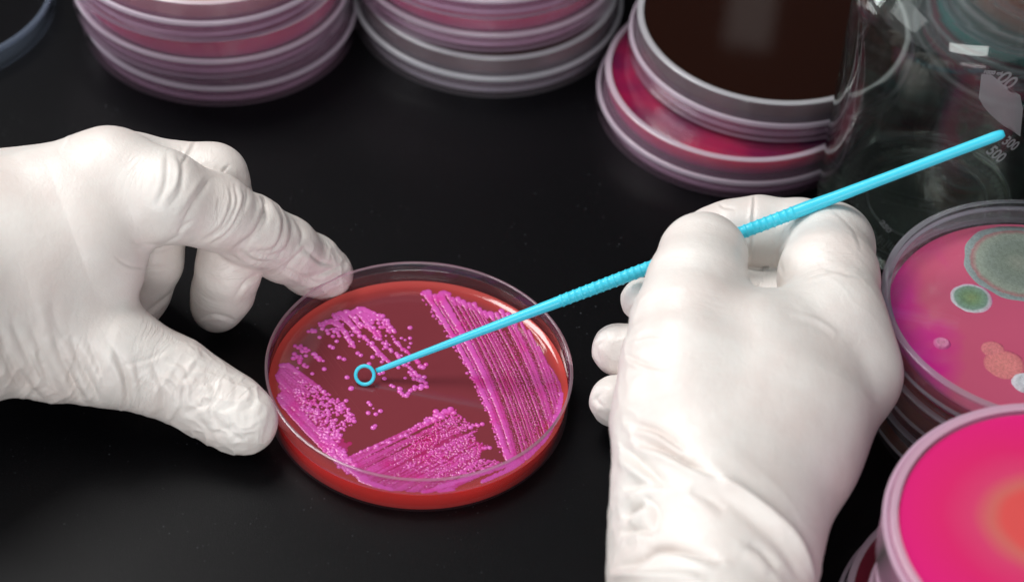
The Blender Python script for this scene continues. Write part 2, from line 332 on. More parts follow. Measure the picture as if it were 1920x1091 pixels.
# left block
fC = Field()
for S, Eo, n in (([(541, 681), (533, 685), (525, 694), (520, 702), (528, 714), (524, 726)], [(663, 772), (667, 790), (655, 802), (642, 812), (638, 825), (630, 845)], 26),
                 ([(534, 732), (527, 737), (521, 744), (523, 752)], [(636, 846), (655, 866), (680, 886), (662, 888), (650, 884)], 24)):
    for i in range(n):
        u = i/(n-1); a = ip(S, u); b_ = ip(Eo, u); low = n == 24
        tm = random.uniform(.3, .55) if not low else random.uniform(.75, 1)
        w = random.uniform(2.0, 3.6)
        fC.stroke(curve(a, b_, 0 if not low else -4, t1=tm), w, w*.7, .18, .35, .3)
        fC.beads(curve(a, b_, 0, t0=tm*.75), random.uniform(2.3, 3.9), 1.75 if not low else 1.4, .6, .62 if not low else .8)
for _ in range(70): q = np.array([random.uniform(600, 640), random.uniform(805, 850)]); fC.dab(q[0]-(850-q[1])*.3+8, q[1], random.uniform(2.5, 4.5), .5)
fC.stroke([(519, 704), (526, 716), (545, 735)], 5, 4); fC.stroke([(528, 686), (540, 684), (560, 700)], 6, 4)
for _ in range(160): v = random.random(); fC.dab(540+110*v+random.gauss(0, 8), 745+105*v+random.gauss(0, 8), random.uniform(4, 7), .04)
fC.build('bacterial_streak', 'pink streaks breaking into beads at the left of the dish')
# back-left block, traced strokes (coordinates of an enlargement)
fD = Field()
def z1(L_): return [(480+a/4.3625, 470+b/4.3625) for a, b in L_]
def z3(L_): return [(480+a/4.3625, 720+b/4.3625) for a, b in L_]
for pts, w0, w1 in (([(545, 600), (620, 575), (690, 620), (740, 690), (770, 750), (800, 780)], 6, 4.2), ([(640, 530), (700, 510), (760, 590), (830, 660)], 6, 5), ([(740, 500), (800, 540), (860, 630)], 7, 4),
                    ([(800, 500), (870, 480), (940, 510), (960, 560)], 7, 6), ([(830, 500), (900, 580), (990, 680), (1020, 700)], 5.5, 3.5), ([(870, 520), (960, 540), (1010, 560)], 6, 5), ([(950, 775), (1040, 870), (1090, 910)], 5, 4), ([(690, 530), (820, 500)], 7, 6), ([(900, 530), (950, 590)], 7, 5)):
    fD.stroke(z1(pts), w0, w1, .14, .3, .32); fD.beads(z1(pts), 4, 1.6, 1.0, .7)
for pts, r_, g_ in (([(520, 600), (560, 640), (640, 710)], 4.2, 1.2), ([(640, 655), (700, 690)], 3.8, 1.1), ([(750, 560), (830, 670), (900, 730), (945, 750)], 4.6, .9), ([(850, 590), (930, 640), (990, 700), (1060, 770), (1110, 820), (1170, 865)], 4.2, .9),
                    ([(930, 600), (980, 640), (1020, 680)], 4.4, .9), ([(960, 510), (1030, 530), (1085, 590), (1115, 620)], 4.8, .75), ([(1040, 590), (1070, 650), (1105, 670), (1145, 650)], 4.4, .85), ([(1130, 720), (1160, 770), (1200, 800), (1240, 840), (1300, 890), (1350, 940), (1385, 945)], 4.4, .85),
                    ([(1185, 910), (1240, 950), (1300, 1000), (1370, 1060), (1390, 1090)], 4.2, .85), ([(1310, 890), (1350, 960), (1390, 920)], 4.6, .8), ([(1260, 990), (1290, 1040), (1340, 1060), (1390, 1050)], 4.4, .85), ([(430, 655), (470, 660), (505, 660)], 4, .9),
                    ([(330, 790), (375, 820)], 4.3, .9), ([(370, 770), (415, 825)], 4, 1), ([(440, 820), (490, 850), (540, 905)], 4.6, .7), ([(310, 870), (345, 870), (370, 920), (420, 955)], 4.4, .75), ([(740, 700), (800, 780)], 4.5, .8), ([(320, 850), (345, 862)], 4.2, .9),
                    ([(640, 520), (660, 560), (720, 560)], 4, 1), ([(690, 640), (640, 655), (600, 640)], 3.6, 1.2), ([(1000, 600), (1060, 640)], 4, 1)):
    fD.beads(z1(pts), r_, g_, .35, .97, .55)
for pts, r_, g_ in (([(1390, 10), (1350, 25), (1300, 25), (1250, 65), (1220, 100)], 4.4, .75), ([(1165, 35), (1190, 80), (1230, 110)], 4.4, .8)):
    fD.beads(z3(pts), r_, g_, .3, 1, .55)
fD.build('bacterial_streak', 'patchy pink streaks and beads at the back left of the dish')
# separate colonies
def dome(name, me, x, y, r_, hk=.5):
    if me is None:
        V = [(0, 0, 1)]; Fc = []
        S_ = 20
        for k in range(1, 7):
            a = k*math.pi/12
            V += [(math.sin(a)*math.cos(t*2*math.pi/S_), math.sin(a)*math.sin(t*2*math.pi/S_), math.cos(a)) for t in range(S_)]
        for k in range(S_): Fc.append((0, 1+k, 1+(k+1) % S_))
        for k in range(5):
            for j in range(S_): a = 1+k*S_; Fc.append((a+j, a+S_+j, a+S_+(j+1) % S_, a+(j+1) % S_))
        o = mesh_obj(name, V, Fc, M['growth'], DISH, scale=1)
        at = o.data.attributes.new('thick', 'FLOAT', 'POINT'); at.data.foreach_set('value', [.55+.45*v[2] for v in V])
    else:
        o = bpy.data.objects.new(name, me); COL.objects.link(o); o.parent = DISH
    o.location = (x*MM, y*MM, (AZ-.02)*MM); o.scale = (r_*MM, r_*MM*random.uniform(.9, 1.1), r_*hk*MM); o.rotation_euler[2] = random.random()*3
    return o.data
S1 = [(520, 708, 18), (660, 740, 20), (605, 780, 20), (628, 792, 20), (680, 873, 20), (720, 887, 20), (832, 838, 20), (858, 855, 20), (953, 870, 20), (845, 740, 9), (558, 967, 22), (460, 1005, 17), (745, 1035, 22), (925, 925, 20), (1012, 1003, 22), (1036, 996, 20), (1050, 1045, 20), (1260, 630, 22), (1260, 715, 20),
      (1190, 715, 15), (1220, 730, 13), (1265, 757, 15), (1250, 790, 16), (1165, 955, 18), (1220, 1040, 15), (1190, 857, 15), (1063, 695, 12), (1040, 803, 12), (1095, 770, 11), (913, 765, 12), (340, 958, 13), (1250, 915, 15), (365, 860, 13), (408, 858, 18), (710, 600, 12), (770, 662, 9), (795, 662, 9), (1115, 700, 13), (960, 705, 10), (1065, 738, 10), (550, 900, 14), (630, 640, 15)]
S3 = [(778, 35, 24), (737, 135, 20), (920, 150, 18), (935, 168, 18), (960, 198, 10), (918, 235, 22), (980, 245, 20), (1018, 220, 22), (960, 355, 24), (975, 340, 18), (760, 270, 20), (803, 303, 22), (1105, 10, 18), (1125, 20, 17), (1180, 40, 22), (690, 210, 24), (512, 18, 17), (640, 345, 14), (700, 412, 12), (610, 140, 22)]
cm = None
for a, b_, r_ in S1: x, y = local(480+a/4.3625, 470+b_/4.3625); cm = dome('colony', cm, x, y, r_/4.3625/6.15)
for a, b_, r_ in S3: x, y = local(480+a/4.3625, 720+b_/4.3625); cm = dome('colony', cm, x, y, r_/4.3625/6.15)
# fine tool scratches in the jelly
M['scratch'] = principled('scratch', (.26, .06, .07), .2, .6)
def tube(name, pts, r_, m_, parent, seg=8, closed=False, rad=None):
    pts = [np.array(q, float) for q in pts]; n = len(pts); V = []; Fc = []
    for i, q in enumerate(pts):
        t = (pts[(i+1) % n]-pts[i-1]) if (closed or 0 < i < n-1) else (pts[1]-pts[0] if i == 0 else pts[-1]-pts[-2])
        t = t/np.linalg.norm(t); a = np.cross(t, [0, 0, 1.]); a = a/(np.linalg.norm(a)+1e-9); b2 = np.cross(a, t); rr = rad[i] if rad else r_
        V += [q+rr*(a*math.cos(k*2*math.pi/seg)+b2*math.sin(k*2*math.pi/seg)) for k in range(seg)]
    for i in range(n if closed else n-1):
        for k in range(seg): A = i*seg; B = ((i+1) % n)*seg; Fc.append((A+k, A+(k+1) % seg, B+(k+1) % seg, B+k))
    if not closed: Fc += [tuple(range(seg))[::-1], tuple(range((n-1)*seg, n*seg))]
    return mesh_obj(name, V, Fc, m_, parent)
VV = []; FF = []
for x0, y0, ln in ((590, 642, 60), (602, 640, 115), (622, 668, 75), (640, 650, 120), (662, 655, 70), (690, 650, 110), (603, 700, 95), (588, 668, 60), (640, 725, 60), (735, 610, 70), (712, 640, 60)):
    a = (x0, y0); b_ = (x0+ln*.62, y0+ln*.80)
    a = np.array(local(*a)); b2 = np.array(local(*b_)); d = (b2-a)/np.linalg.norm(b2-a); nn = np.array([-d[1], d[0]])*.03; k = len(VV)
    VV += [(*(a-nn), AZ+.01), (*(b2-nn), AZ+.01), (*(b2+nn), AZ+.01), (*(a+nn), AZ+.01), (*(a), AZ+.05), (*(b2), AZ+.05)]; FF += [(k, k+1, k+5, k+4), (k+4, k+5, k+2, k+3)]
mesh_obj('tool_scratch', VV, FF, M['scratch'], DISH, smooth=False)

# ------------------------------------------------------------------ inoculating loop
def make_loop():
    t = thing('inoculating_loop', 'thin cyan plastic inoculating loop held by the right hand over the streaked dish', 'inoculating loop', (0, 0, 0))
    a = P(706, 695, 8.9); b_ = P(1883, 250, 80); ax = (b_-a); Ln = np.linalg.norm(ax); ax = ax/Ln
    px0, px1 = 707, 1883
    prof = [(0, .85), (.02, .95), (.1, 1.15), (.2, 1.5), (.27, 1.75), (.30, 1.85), (.40, 2.0), (.5, 2.0), (.6, 2.0), (.66, 2.0), (.69, 2.15), (.73, 1.9), (.8, 1.75), (.9, 1.7), (.985, 1.66), (.995, 1.5), (1.0, 1.0)]
    T = [q[0] for q in prof]; Rr = [q[1] for q in prof]
    side = np.cross(ax, -fw); side /= np.linalg.norm(side); nup = np.cross(side, ax)
    ts = list(np.linspace(0, 1, 120))+[.985, .99, .993, .996, .998]
    ridges = [.30+.0105*i for i in range(36)]
    for q in ridges: ts += [q-.0022, q-.001, q+.001, q+.0022]
    ts = sorted(set(ts)); V = []; Fc = []; S_ = 24
    for tt in ts:
        rr = np.interp(tt, T, Rr)*.92
        if any(abs(tt-q) <= .00101 for q in ridges): rr += .17
        q = a+ax*Ln*tt
        V += [q+rr*(side*math.cos(k*2*math.pi/S_)+nup*math.sin(k*2*math.pi/S_)) for k in range(S_)]
    n = len(ts)
    for i in range(n-1):
        for k in range(S_): Fc.append((i*S_+k, i*S_+(k+1) % S_, (i+1)*S_+(k+1) % S_, (i+1)*S_+k))
    Fc += [tuple(range(S_))[::-1], tuple(range((n-1)*S_, n*S_))]
    mesh_obj('handle', V, Fc, M['cyan'], t)
    c_ = P(684, 703, 8.7); R_ = 2.7
    ring = [c_+R_*(ax*math.cos(k*2*math.pi/48)+side*math.sin(k*2*math.pi/48)) for k in range(48)]
    tube('ring', ring, .55, M['cyan'], t, 12, True)
    return t
make_loop()

# ------------------------------------------------------------------ gloved hands
def vnoise(Pt, seed=0):
    Pi = np.floor(Pt).astype(np.int64); f = Pt-Pi; f = f*f*(3-2*f); o = 0
    for dx in (0, 1):
        for dy in (0, 1):
            for dz in (0, 1):
                h = ((Pi[:, 0]+dx)*374761393+(Pi[:, 1]+dy)*668265263+(Pi[:, 2]+dz)*2147483647+seed*974711) & 0xffffffff
                h = ((h ^ (h >> 13))*1274126177) & 0xffffffff; h = (h ^ (h >> 16))/4294967295.
                o = o+h*(f[:, 0] if dx else 1-f[:, 0])*(f[:, 1] if dy else 1-f[:, 1])*(f[:, 2] if dz else 1-f[:, 2])
    return o
def rcone(X, a, b_, ra, rb):
    ba = b_-a; l2 = ba@ba; t = np.clip(((X-a)@ba)/l2, 0, 1)
    # smooth interpolation of radius along the bone
    return np.linalg.norm(X-a-t[:, None]*ba, axis=1)-(ra+(rb-ra)*t)
def smin(a, b_, k):
    h = np.clip(.5+.5*(b_-a)/k, 0, 1); return b_*(1-h)+a*h-k*h*(1-h)
def sdf(X, groups, kf, kb, kff):
    """groups[0] is the palm, the others are digits"""
    res = []
    for gi, g in enumerate(groups):
        d = None; k = kb if gi == 0 else kf
        for a, b_, ra, rb in g:
            e_ = rcone(X, a, b_, ra, rb); d = e_ if d is None else smin(d, e_, k)
        res.append(d)
    fing = None
    for d in res[1:]: fing = d if fing is None else smin(fing, d, kff)
    return smin(res[0], fing, 5.)
def surface(groups, kf=3., kb=10., kff=.8, step=1.0):
    allp = np.array([q for g in groups for s_ in g for q in (s_[0]-max(s_[2], s_[3])-5, s_[0]+max(s_[2], s_[3])+5, s_[1]-max(s_[2], s_[3])-5, s_[1]+max(s_[2], s_[3])+5)])
    lo, hi = allp.min(0), allp.max(0); n = np.ceil((hi-lo)/step).astype(int)+1
    gx = [lo[i]+np.arange(n[i])*step for i in range(3)]
    D = np.empty(n, np.float32)
    for i in range(n[0]):
        Y, Z_ = np.meshgrid(gx[1], gx[2], indexing='ij'); X = np.stack([np.full(Y.size, gx[0][i]), Y.ravel(), Z_.ravel()], -1)
        D[i] = sdf(X, groups, kf, kb, kff).reshape(n[1], n[2])
    S_ = D < 0
    cnt = np.zeros(n-1, np.int32); acc = np.zeros((*(n-1), 3)); 
    # edge crossings
    for ax in range(3):
        sl0 = [slice(None)]*3; sl1 = [slice(None)]*3; sl0[ax] = slice(0, -1); sl1[ax] = slice(1, None)
        a, b_ = D[tuple(sl0)], D[tuple(sl1)]; I = np.argwhere((a < 0) != (b_ < 0)); va = a[tuple(I.T)]; vb = b_[tuple(I.T)]
        t = va/(va-vb); pos = I.astype(float); pos[:, ax] += t
        o1, o2 = [q for q in range(3) if q != ax]
        for d1 in (0, -1):
            for d2 in (0, -1):
                C_ = I.copy(); C_[:, o1] += d1; C_[:, o2] += d2
                ok = np.all(C_ >= 0, 1) & np.all(C_ < n-1, 1); C2 = C_[ok]
                np.add.at(cnt, tuple(C2.T), 1); np.add.at(acc, tuple(C2.T), pos[ok])
    cells = np.argwhere(cnt > 0); idx = -np.ones(n-1, np.int64); idx[tuple(cells.T)] = np.arange(len(cells))
    V = lo+acc[tuple(cells.T)]/cnt[tuple(cells.T)][:, None]*step
    Fs = []
    for ax in range(3):
        sl0 = [slice(None)]*3; sl1 = [slice(None)]*3; sl0[ax] = slice(0, -1); sl1[ax] = slice(1, None)
        a, b_ = S_[tuple(sl0)], S_[tuple(sl1)]; I = np.argwhere(a != b_); ins = a[tuple(I.T)]
        o1, o2 = (ax+1) % 3, (ax+2) % 3
        ok = (I[:, o1] > 0) & (I[:, o2] > 0) & (I[:, o1] < n[o1]-1) & (I[:, o2] < n[o2]-1); I = I[ok]; ins = ins[ok]
        def cid(d1, d2): C_ = I.copy(); C_[:, o1] += d1; C_[:, o2] += d2; return idx[tuple(C_.T)]
        q = np.stack([cid(0, 0), cid(-1, 0), cid(-1, -1), cid(0, -1)], -1)
        q[~ins] = q[~ins][:, ::-1]; Fs.append(q)
    Fc = np.concatenate(Fs); Fc = Fc[:, ::-1] if False else Fc
    return V, Fc
def subdivide(V, Fq):
    E_ = np.concatenate([Fq[:, [0, 1]], Fq[:, [1, 2]], Fq[:, [2, 3]], Fq[:, [3, 0]]]); E_.sort(1)
    key = E_[:, 0]*len(V)+E_[:, 1]; uk, inv = np.unique(key, return_inverse=True)
    em = (V[uk//len(V)]+V[uk % len(V)])/2; nf = len(Fq); fm = V[Fq].mean(1)
    ei = inv.reshape(4, nf)+len(V); fi = len(V)+len(em)+np.arange(nf)
    V2 = np.concatenate([V, em, fm]); o = []
    for k in range(4): o.append(np.stack([Fq[:, k], ei[k], fi, ei[k-1]], -1))
    return V2, np.concatenate(o)
def grad_project(V, groups, kf, kb, kff, it=2):
    for _ in range(it):
        d = sdf(V, groups, kf, kb, kff); e_ = .05
        g = np.stack([sdf(V+np.eye(3)[i]*e_, groups, kf, kb, kff)-d for i in range(3)], -1)/e_
        nn = g/(np.linalg.norm(g, axis=1)[:, None]+1e-9); V = V-nn*np.clip(d, -.8, .8)[:, None]
    return V, nn
def crease_disp(V, Nn, creases):
    uv = proj(V); face = np.clip((-(Nn@fw))*2.5, 0, 1); out_ = np.zeros(len(V))
    for pts, w, amp in creases:
        pts = np.array(pts, float)
        if len(pts) > 2:   # smooth the polyline
            tt = np.linspace(0, len(pts)-1, 8*(len(pts)-1)+1); q = []
            for t in tt:
                i = min(int(t), len(pts)-2); f = t-i; p0 = pts[max(i-1, 0)]; p1 = pts[i]; p2 = pts[i+1]; p3 = pts[min(i+2, len(pts)-1)]
                q.append(.5*((2*p1)+(-p0+p2)*f+(2*p0-5*p1+4*p2-p3)*f*f+(-p0+3*p1-3*p2+p3)*f**3))
            pts = np.array(q)
        lo = pts.min(0)-4*w; hi = pts.max(0)+4*w
        sel = np.nonzero((uv[:, 0] > lo[0]) & (uv[:, 0] < hi[0]) & (uv[:, 1] > lo[1]) & (uv[:, 1] < hi[1]) & (face > 0))[0]
        if not len(sel): continue
        X = uv[sel]; best = np.full(len(sel), 1e9); bt = np.zeros(len(sel)); sg = np.zeros(len(sel)); n = len(pts)-1
        for i in range(n):
            a, b_ = pts[i], pts[i+1]; ba = b_-a; t = np.clip(((X-a)@ba)/(ba@ba+1e-9), 0, 1); dv = X-a-t[:, None]*ba; d = np.hypot(*dv.T)
            m_ = d < best; best[m_] = d[m_]; bt[m_] = (i+t[m_])/n; cr = ba[0]*dv[:, 1]-ba[1]*dv[:, 0]; sg[m_] = np.sign(cr[m_])
        x = best*sg/w
        prof = 1.25*np.exp(-np.abs(x)**1.35)-.6*np.exp(-((x-1.9)/1.3)**2)
        out_[sel] -= amp*prof*np.sin(np.pi*np.clip(bt, .02, .98))**.6*face[sel]
    return out_
def crumple(V, u, lo, hi, seed):
    # ridged folds running across direction u: stretched 6x along the fold
    a = V@u; q = V-a[:, None]*u; o = 0
    w = vnoise(V/14., seed)*9+vnoise(V/5., seed+1)*1.6
    for f, am in ((lo, 1.), (hi, .45)):
        n = vnoise(np.stack([(a+w)*f, q[:, 0]*f*.16, q[:, 1]*f*.16+q[:, 2]*f*.16], -1), seed+int(f*100)); r_ = 1-np.abs(2*n-1); o = o+am*(r_**2.2-.4)
    return o
def ramp(x, a, b_): return np.clip((x-a)/(b_-a), 0, 1)
def build_hand(name, groups, creases, wr, label, kf=3., kb=10., kff=.8, extra=None, fine=1.):
    V, Fq = surface(groups, kf, kb, kff, 1.7)
    V, Fq = subdivide(V, Fq); V, Nn = grad_project(V, groups, kf, kb, kff, 2)
    V, Fq = subdivide(V, Fq); V, Nn = grad_project(V, groups, kf, kb, kff, 1)
    disp = crease_disp(V, Nn, creases)
    for a, b_, rad, freq, amp, seed in wr:       # rings of soft folds across a bone
        ba = b_-a; l = np.linalg.norm(ba); ad = ba/l; s_ = (V-a)@ad; d = np.linalg.norm(V-a-s_[:, None]*ad, axis=1)
        mask = np.clip(1-np.abs(s_/l-.5)*2, 0, 1)**.6*(d < rad*1.5)
        q = V-s_[:, None]*ad*(1-0.0)
        warp = vnoise(V/9.+seed, seed)*1.6
        nz = vnoise(np.stack([s_*freq+warp*1.5, (q@np.array([.3, .5, .8]))/9., (q@np.array([.8, -.5, .2]))/9.], -1), seed+3)
        rid = 1-np.abs(2*nz-1); disp += amp*(rid**3-.3)*mask
    disp += .10*(vnoise(V/5., 11)-.5)+.22*(vnoise(V/13., 12)-.5)
    if extra is not None: disp += extra(V, Nn)
    V = V+Nn*disp[:, None]
    dd = []; ss = []; jj = []
    for g in groups[1:]:
        best = np.full(len(V), 1e9); sc = np.zeros(len(V)); jd = np.zeros(len(V)); cum = 0
        for a, b_, ra, rb in g:
            ba = b_-a; l = np.linalg.norm(ba); t = np.clip(((V-a)@ba)/(l*l), 0, 1); d = np.linalg.norm(V-a-t[:, None]*ba, axis=1)-(ra+(rb-ra)*t)
            m_ = d < best; best[m_] = d[m_]; sc[m_] = cum+t[m_]*l; cum += l
        dd.append(best); ss.append(sc)
    dd = np.array(dd); k = dd.argmin(0); dmin = dd.min(0); s_ = np.array(ss)[k, np.arange(len(V))]; d2 = np.sort(dd, 0)[1]
    mask = ramp(-dmin, -2.2, -.3)*ramp(d2-dmin, .4, 2.0)
    fold = np.stack([s_*.62+k*17+vnoise(V/8., 71)*2.6, V[:, 0]*.07, V[:, 1]*.07+V[:, 2]*.07], -1)
    o = mesh_obj(name, V, Fq, M['glove'])
    at = o.data.attributes.new('fold', 'FLOAT_VECTOR', 'POINT'); at.data.foreach_set('vector', fold.astype(np.float32).ravel())
    at = o.data.attributes.new('foldmask', 'FLOAT', 'POINT'); at.data.foreach_set('value', (fine*mask*(.12+1.0*ramp(vnoise(V/9., 72), .35, .85))).astype(np.float32))
    o.location = (0, 0, 0)
    return tag(o, label, 'gloved hand')
def chain(pts):
    q = [(P(a, b_, h), r_) for a, b_, h, r_ in pts]
    return [(q[i][0], q[i+1][0], q[i][1], q[i+1][1]) for i in range(len(q)-1)]
def z5(L_): return [(280+a/3.305, 230+b/3.305) for a, b in L_]
def z6_(L_): return [(a/3.03, 540+b/3.03) for a, b in L_]
# left hand
LH = [
    chain([(205, 338, 58, 14.6), (-80, 440, 52, 18), (-170, 520, 50, 26)])+chain([(140, 450, 50, 18), (-60, 520, 44, 26), (-170, 560, 48, 27)])+chain([(150, 515, 38, 13.5), (40, 560, 36, 22), (-120, 590, 36, 26), (-170, 590, 46, 26)])
    + chain([(195, 390, 52, 13), (170, 500, 42, 13)])+chain([(240, 322, 50, 10.5), (-60, 400, 42, 18)])+chain([(215, 350, 36, 10), (-60, 470, 30, 18)])+chain([(165, 400, 26, 9.5), (-80, 520, 24, 17)]),
    chain([(205, 340, 58, 14.3), (300, 368, 58, 13.2), (402, 397, 49, 10.6), (470, 432, 38, 10.1), (532, 466, 25, 9.6), (585, 498, 13, 8.9), (613, 514, 9, 7.9)]),
    chain([(250, 322, 48, 10.5), (398, 336, 48, 10.2), (430, 415, 38, 9.0), (428, 508, 23, 9.3), (417, 548, 14, 8.9), (407, 574, 9.5, 7.9)]),
    chain([(210, 350, 36, 10), (300, 400, 36, 9.0), (285, 490, 22, 8.8), (262, 545, 13, 8.8), (245, 585, 9.5, 8.0)]),
    chain([(165, 400, 28, 9), (230, 450, 26, 8), (215, 530, 16, 7.8), (200, 575, 9.5, 7.3)]),
    chain([(20, 585, 34, 22), (110, 630, 28, 18.5), (200, 660, 25, 15.4), (325, 710, 18, 11.8), (385, 745, 14, 10.9), (432, 772, 12, 10.5), (456, 788, 11.2, 9.9)]),
]
LC = []
for q, w, a in (([(200, 200), (215, 300), (190, 430), (120, 520)], 5, .45), ([(170, 190), (200, 300), (180, 400), (100, 500)], 4, .25), ([(370, 360), (290, 480), (200, 640)], 5, .5), ([(340, 350), (250, 490), (180, 600)], 4, .25), ([(110, 200), (100, 380), (40, 520)], 5, .3),
                ([(500, 400), (510, 500), (450, 640), (330, 730)], 3.4, .42), ([(530, 400), (545, 500), (480, 640), (360, 730)], 3.2, .36), ([(570, 400), (590, 470), (545, 600), (470, 700), (380, 750)], 3.2, .38), ([(600, 400), (610, 470), (580, 560)], 3, .25),
                ([(690, 420), (725, 500), (700, 600), (640, 700), (530, 780)], 5, .8), ([(700, 460), (735, 560), (700, 660), (600, 760)], 4, .4), ([(790, 480), (835, 600), (820, 720), (760, 790), (640, 800)], 4.5, .5), ([(850, 540), (885, 660), (860, 760), (790, 850)], 4, .38), ([(900, 600), (950, 680), (930, 760)], 4, .3),
                ([(640, 800), (740, 830), (830, 800)], 4, .4), ([(560, 790), (640, 860), (780, 860)], 5, .5), ([(960, 780), (900, 840), (840, 900)], 4, .4), ([(960, 780), (1060, 860), (1150, 880)], 4, .35), ([(830, 900), (950, 960), (1060, 1000)], 4.5, .5), ([(1000, 960), (1090, 930), (1200, 880)], 4, .4),
                ([(290, 110), (240, 200), (210, 250)], 3, .4), ([(500, 260), (450, 310)], 3, .25), ([(430, 470), (420, 560)], 3, .15), ([(180, 690), (210, 650), (270, 610)], 3, .4)):
    LC.append((z5(q), w*1.05, a*1.15))
rs = random.Random(5)
for q, w, a in (([(0, 230), (60, 400), (180, 580), (260, 640)], 7, .75), ([(0, 330), (60, 480), (130, 590)], 6, .5), ([(70, 190), (130, 330), (230, 520), (290, 600)], 6, .7), ([(215, 350), (240, 440), (280, 560)], 4, .8), ([(170, 200), (260, 420), (330, 600)], 6, .5),
                ([(300, 250), (360, 420), (430, 590), (470, 640)], 6, .7), ([(390, 430), (410, 530), (460, 620)], 4, .65), ([(400, 260), (470, 460), (560, 620)], 6, .6), ([(470, 460), (520, 560), (560, 640)], 4, .6), ([(500, 300), (560, 440), (600, 560)], 5, .5), ([(600, 280), (700, 440), (730, 600), (720, 690)], 6, .6),
                ([(660, 400), (715, 520), (730, 640)], 4, .5), ([(770, 420), (800, 560), (800, 680)], 5, .45), ([(860, 420), (920, 560), (930, 680), (880, 740)], 5, .5), ([(940, 520), (1000, 600), (960, 740)], 4.5, .75), ([(1030, 670), (990, 740), (960, 790)], 4, .9), ([(960, 400), (1050, 450), (1060, 520)], 4, .55), ([(970, 470), (1030, 520), (1070, 500), (1120, 440)], 4, .6),
                ([(1060, 520), (1040, 620), (1050, 700)], 4.5, .6), ([(1050, 720), (1110, 680), (1200, 660)], 4, .7), ([(1120, 590), (1170, 640), (1220, 640)], 4, .55), ([(1180, 520), (1230, 600), (1200, 700), (1240, 780)], 5, .7), ([(1150, 760), (1200, 820), (1290, 800), (1370, 860)], 5, .8), ([(1290, 700), (1310, 780), (1280, 840)], 4.5, .5),
                ([(1220, 700), (1300, 680), (1360, 620)], 5, .5), ([(1240, 540), (1300, 500), (1340, 560), (1330, 640)], 4.5, .4), ([(1340, 700), (1420, 680), (1450, 620)], 4.5, .35), ([(1380, 860), (1440, 800)], 4.5, .3), ([(1100, 500), (1160, 540), (1240, 520)], 4, .45), ([(700, 440), (850, 400), (990, 330)], 3, .2), ([(300, 60), (320, 200), (400, 330)], 8, .3)):
    LC.append((z6_(q), w*1.3, a*(.6 if q[0][0] > 900 else 1.1)))
for q, w, a in (([(215, 480), (250, 500), (340, 500)], 3, .3), ([(375, 600), (400, 590), (440, 600)], 3.5, .5), ([(440, 560), (460, 530), (485, 515)], 4, .5), ([(270, 590), (310, 560), (330, 540)], 4, .5), ([(250, 455), (300, 460), (340, 440)], 4, .4), ([(375, 470), (420, 475), (470, 500)], 4, .3), ([(125, 250), (128, 262), (118, 280)], 4, -.3)):
    LC.append((q, w, a))
idx_a, idx_b = P(300, 368, 58), P(540, 470, 30)
th = P(400, 750, 14)-P(60, 560, 34); th /= np.linalg.norm(th); ix = idx_b-idx_a; ix /= np.linalg.norm(ix)
def left_folds(V, Nn):
    uv = proj(V); x, y = uv.T; fr = np.clip(-(Nn@fw)*3+.3, 0, 1)
    m1 = ramp(y, 520, 700)*ramp(-x, -430, -250)*fr*(.45+.55*ramp(y-.25*x, 560, 700))          # folds round the thumb base
    o = .55*m1*crumple(V, th, .20, .45, 21)
    d = V-idx_a; s_ = d@ix; rad = np.linalg.norm(d-s_[:, None]*ix, axis=1); m2 = (rad < 16)*ramp(s_, -5, 8)*ramp(-s_, -62, -48)*ramp(x, 290, 340)
    o += .13*m2*crumple(V, ix, .25, .6, 31)
    m3 = ramp(x, 290, 360)*ramp(y, 600, 680)*ramp(-x, -525, -480)*fr                     # crumpled latex on the thumb tip
    n1 = vnoise(V/4.2+vnoise(V/6., 41)[:, None]*1.2, 42); n2 = vnoise(V/2.1, 43)
    o += m3*(.55*((1-np.abs(2*n1-1))**2-.4)+.12*((1-np.abs(2*n2-1))**2-.4))
    m4 = ramp(x, 520, 560)*ramp(-y, -600, -560)*ramp(y, 430, 460); o += m4*.28*((1-np.abs(2*n1-1))**2-.4)
    m5 = ramp(-x, -240, -150)*ramp(-y, -540, -420); o += m5*.04*crumple(V, th, .12, .3, 51)
    return o
LW = []
lh = build_hand('gloved_hand', LH, LC, LW, 'left hand in a wrinkled white latex glove gripping the edge of the streaked dish', extra=left_folds, fine=.32)
# right hand
RH = [
    chain([(1290, 790, 44, 20), (1318, 930, 36, 22), (1326, 1060, 30, 24), (1322, 1190, 30, 25)])+chain([(1596, 708, 39, 13.2), (1500, 850, 35, 14.5), (1395, 1010, 31, 17.5), (1350, 1190, 31, 20)])+chain([(1400, 690, 46, 21), (1425, 790, 40, 22), (1350, 960, 34, 23)])
    + chain([(1440, 645, 49, 12), (1560, 645, 44, 14)])+chain([(1568, 735, 27, 11.5), (1380, 1000, 25, 16.5)])+chain([(1530, 795, 20, 11), (1370, 1010, 20, 15)])+chain([(1515, 640, 48, 13), (1490, 740, 42, 18)]),
    chain([(1596, 703, 39, 13.2), (1562, 600, 50, 14.2), (1553, 520, 50, 14.0), (1556, 462, 45.5, 12.6), (1500, 446, 42, 11.2), (1424, 438, 40.5, 10.7), (1370, 442, 39.5, 10), (1335, 446, 38, 9.2)]),
    chain([(1570, 740, 28, 11), (1540, 600, 30, 10.5), (1480, 575, 30, 10), (1380, 565, 28, 9.4), (1290, 570, 28, 8.8), (1206, 562, 28, 6.6)]),
    chain([(1535, 790, 20, 11), (1480, 660, 18, 10), (1280, 680, 18, 9), (1160, 655, 17, 7.8)]),
    chain([(1480, 830, 16, 11), (1430, 740, 15, 9.2), (1270, 750, 13, 8.6), (1153, 752, 12, 7.4)]),
    chain([(1290, 790, 44, 20), (1288, 690, 50, 18), (1295, 610, 53, 16.2), (1306, 540, 55, 14), (1318, 482, 55, 12.9)]),
]
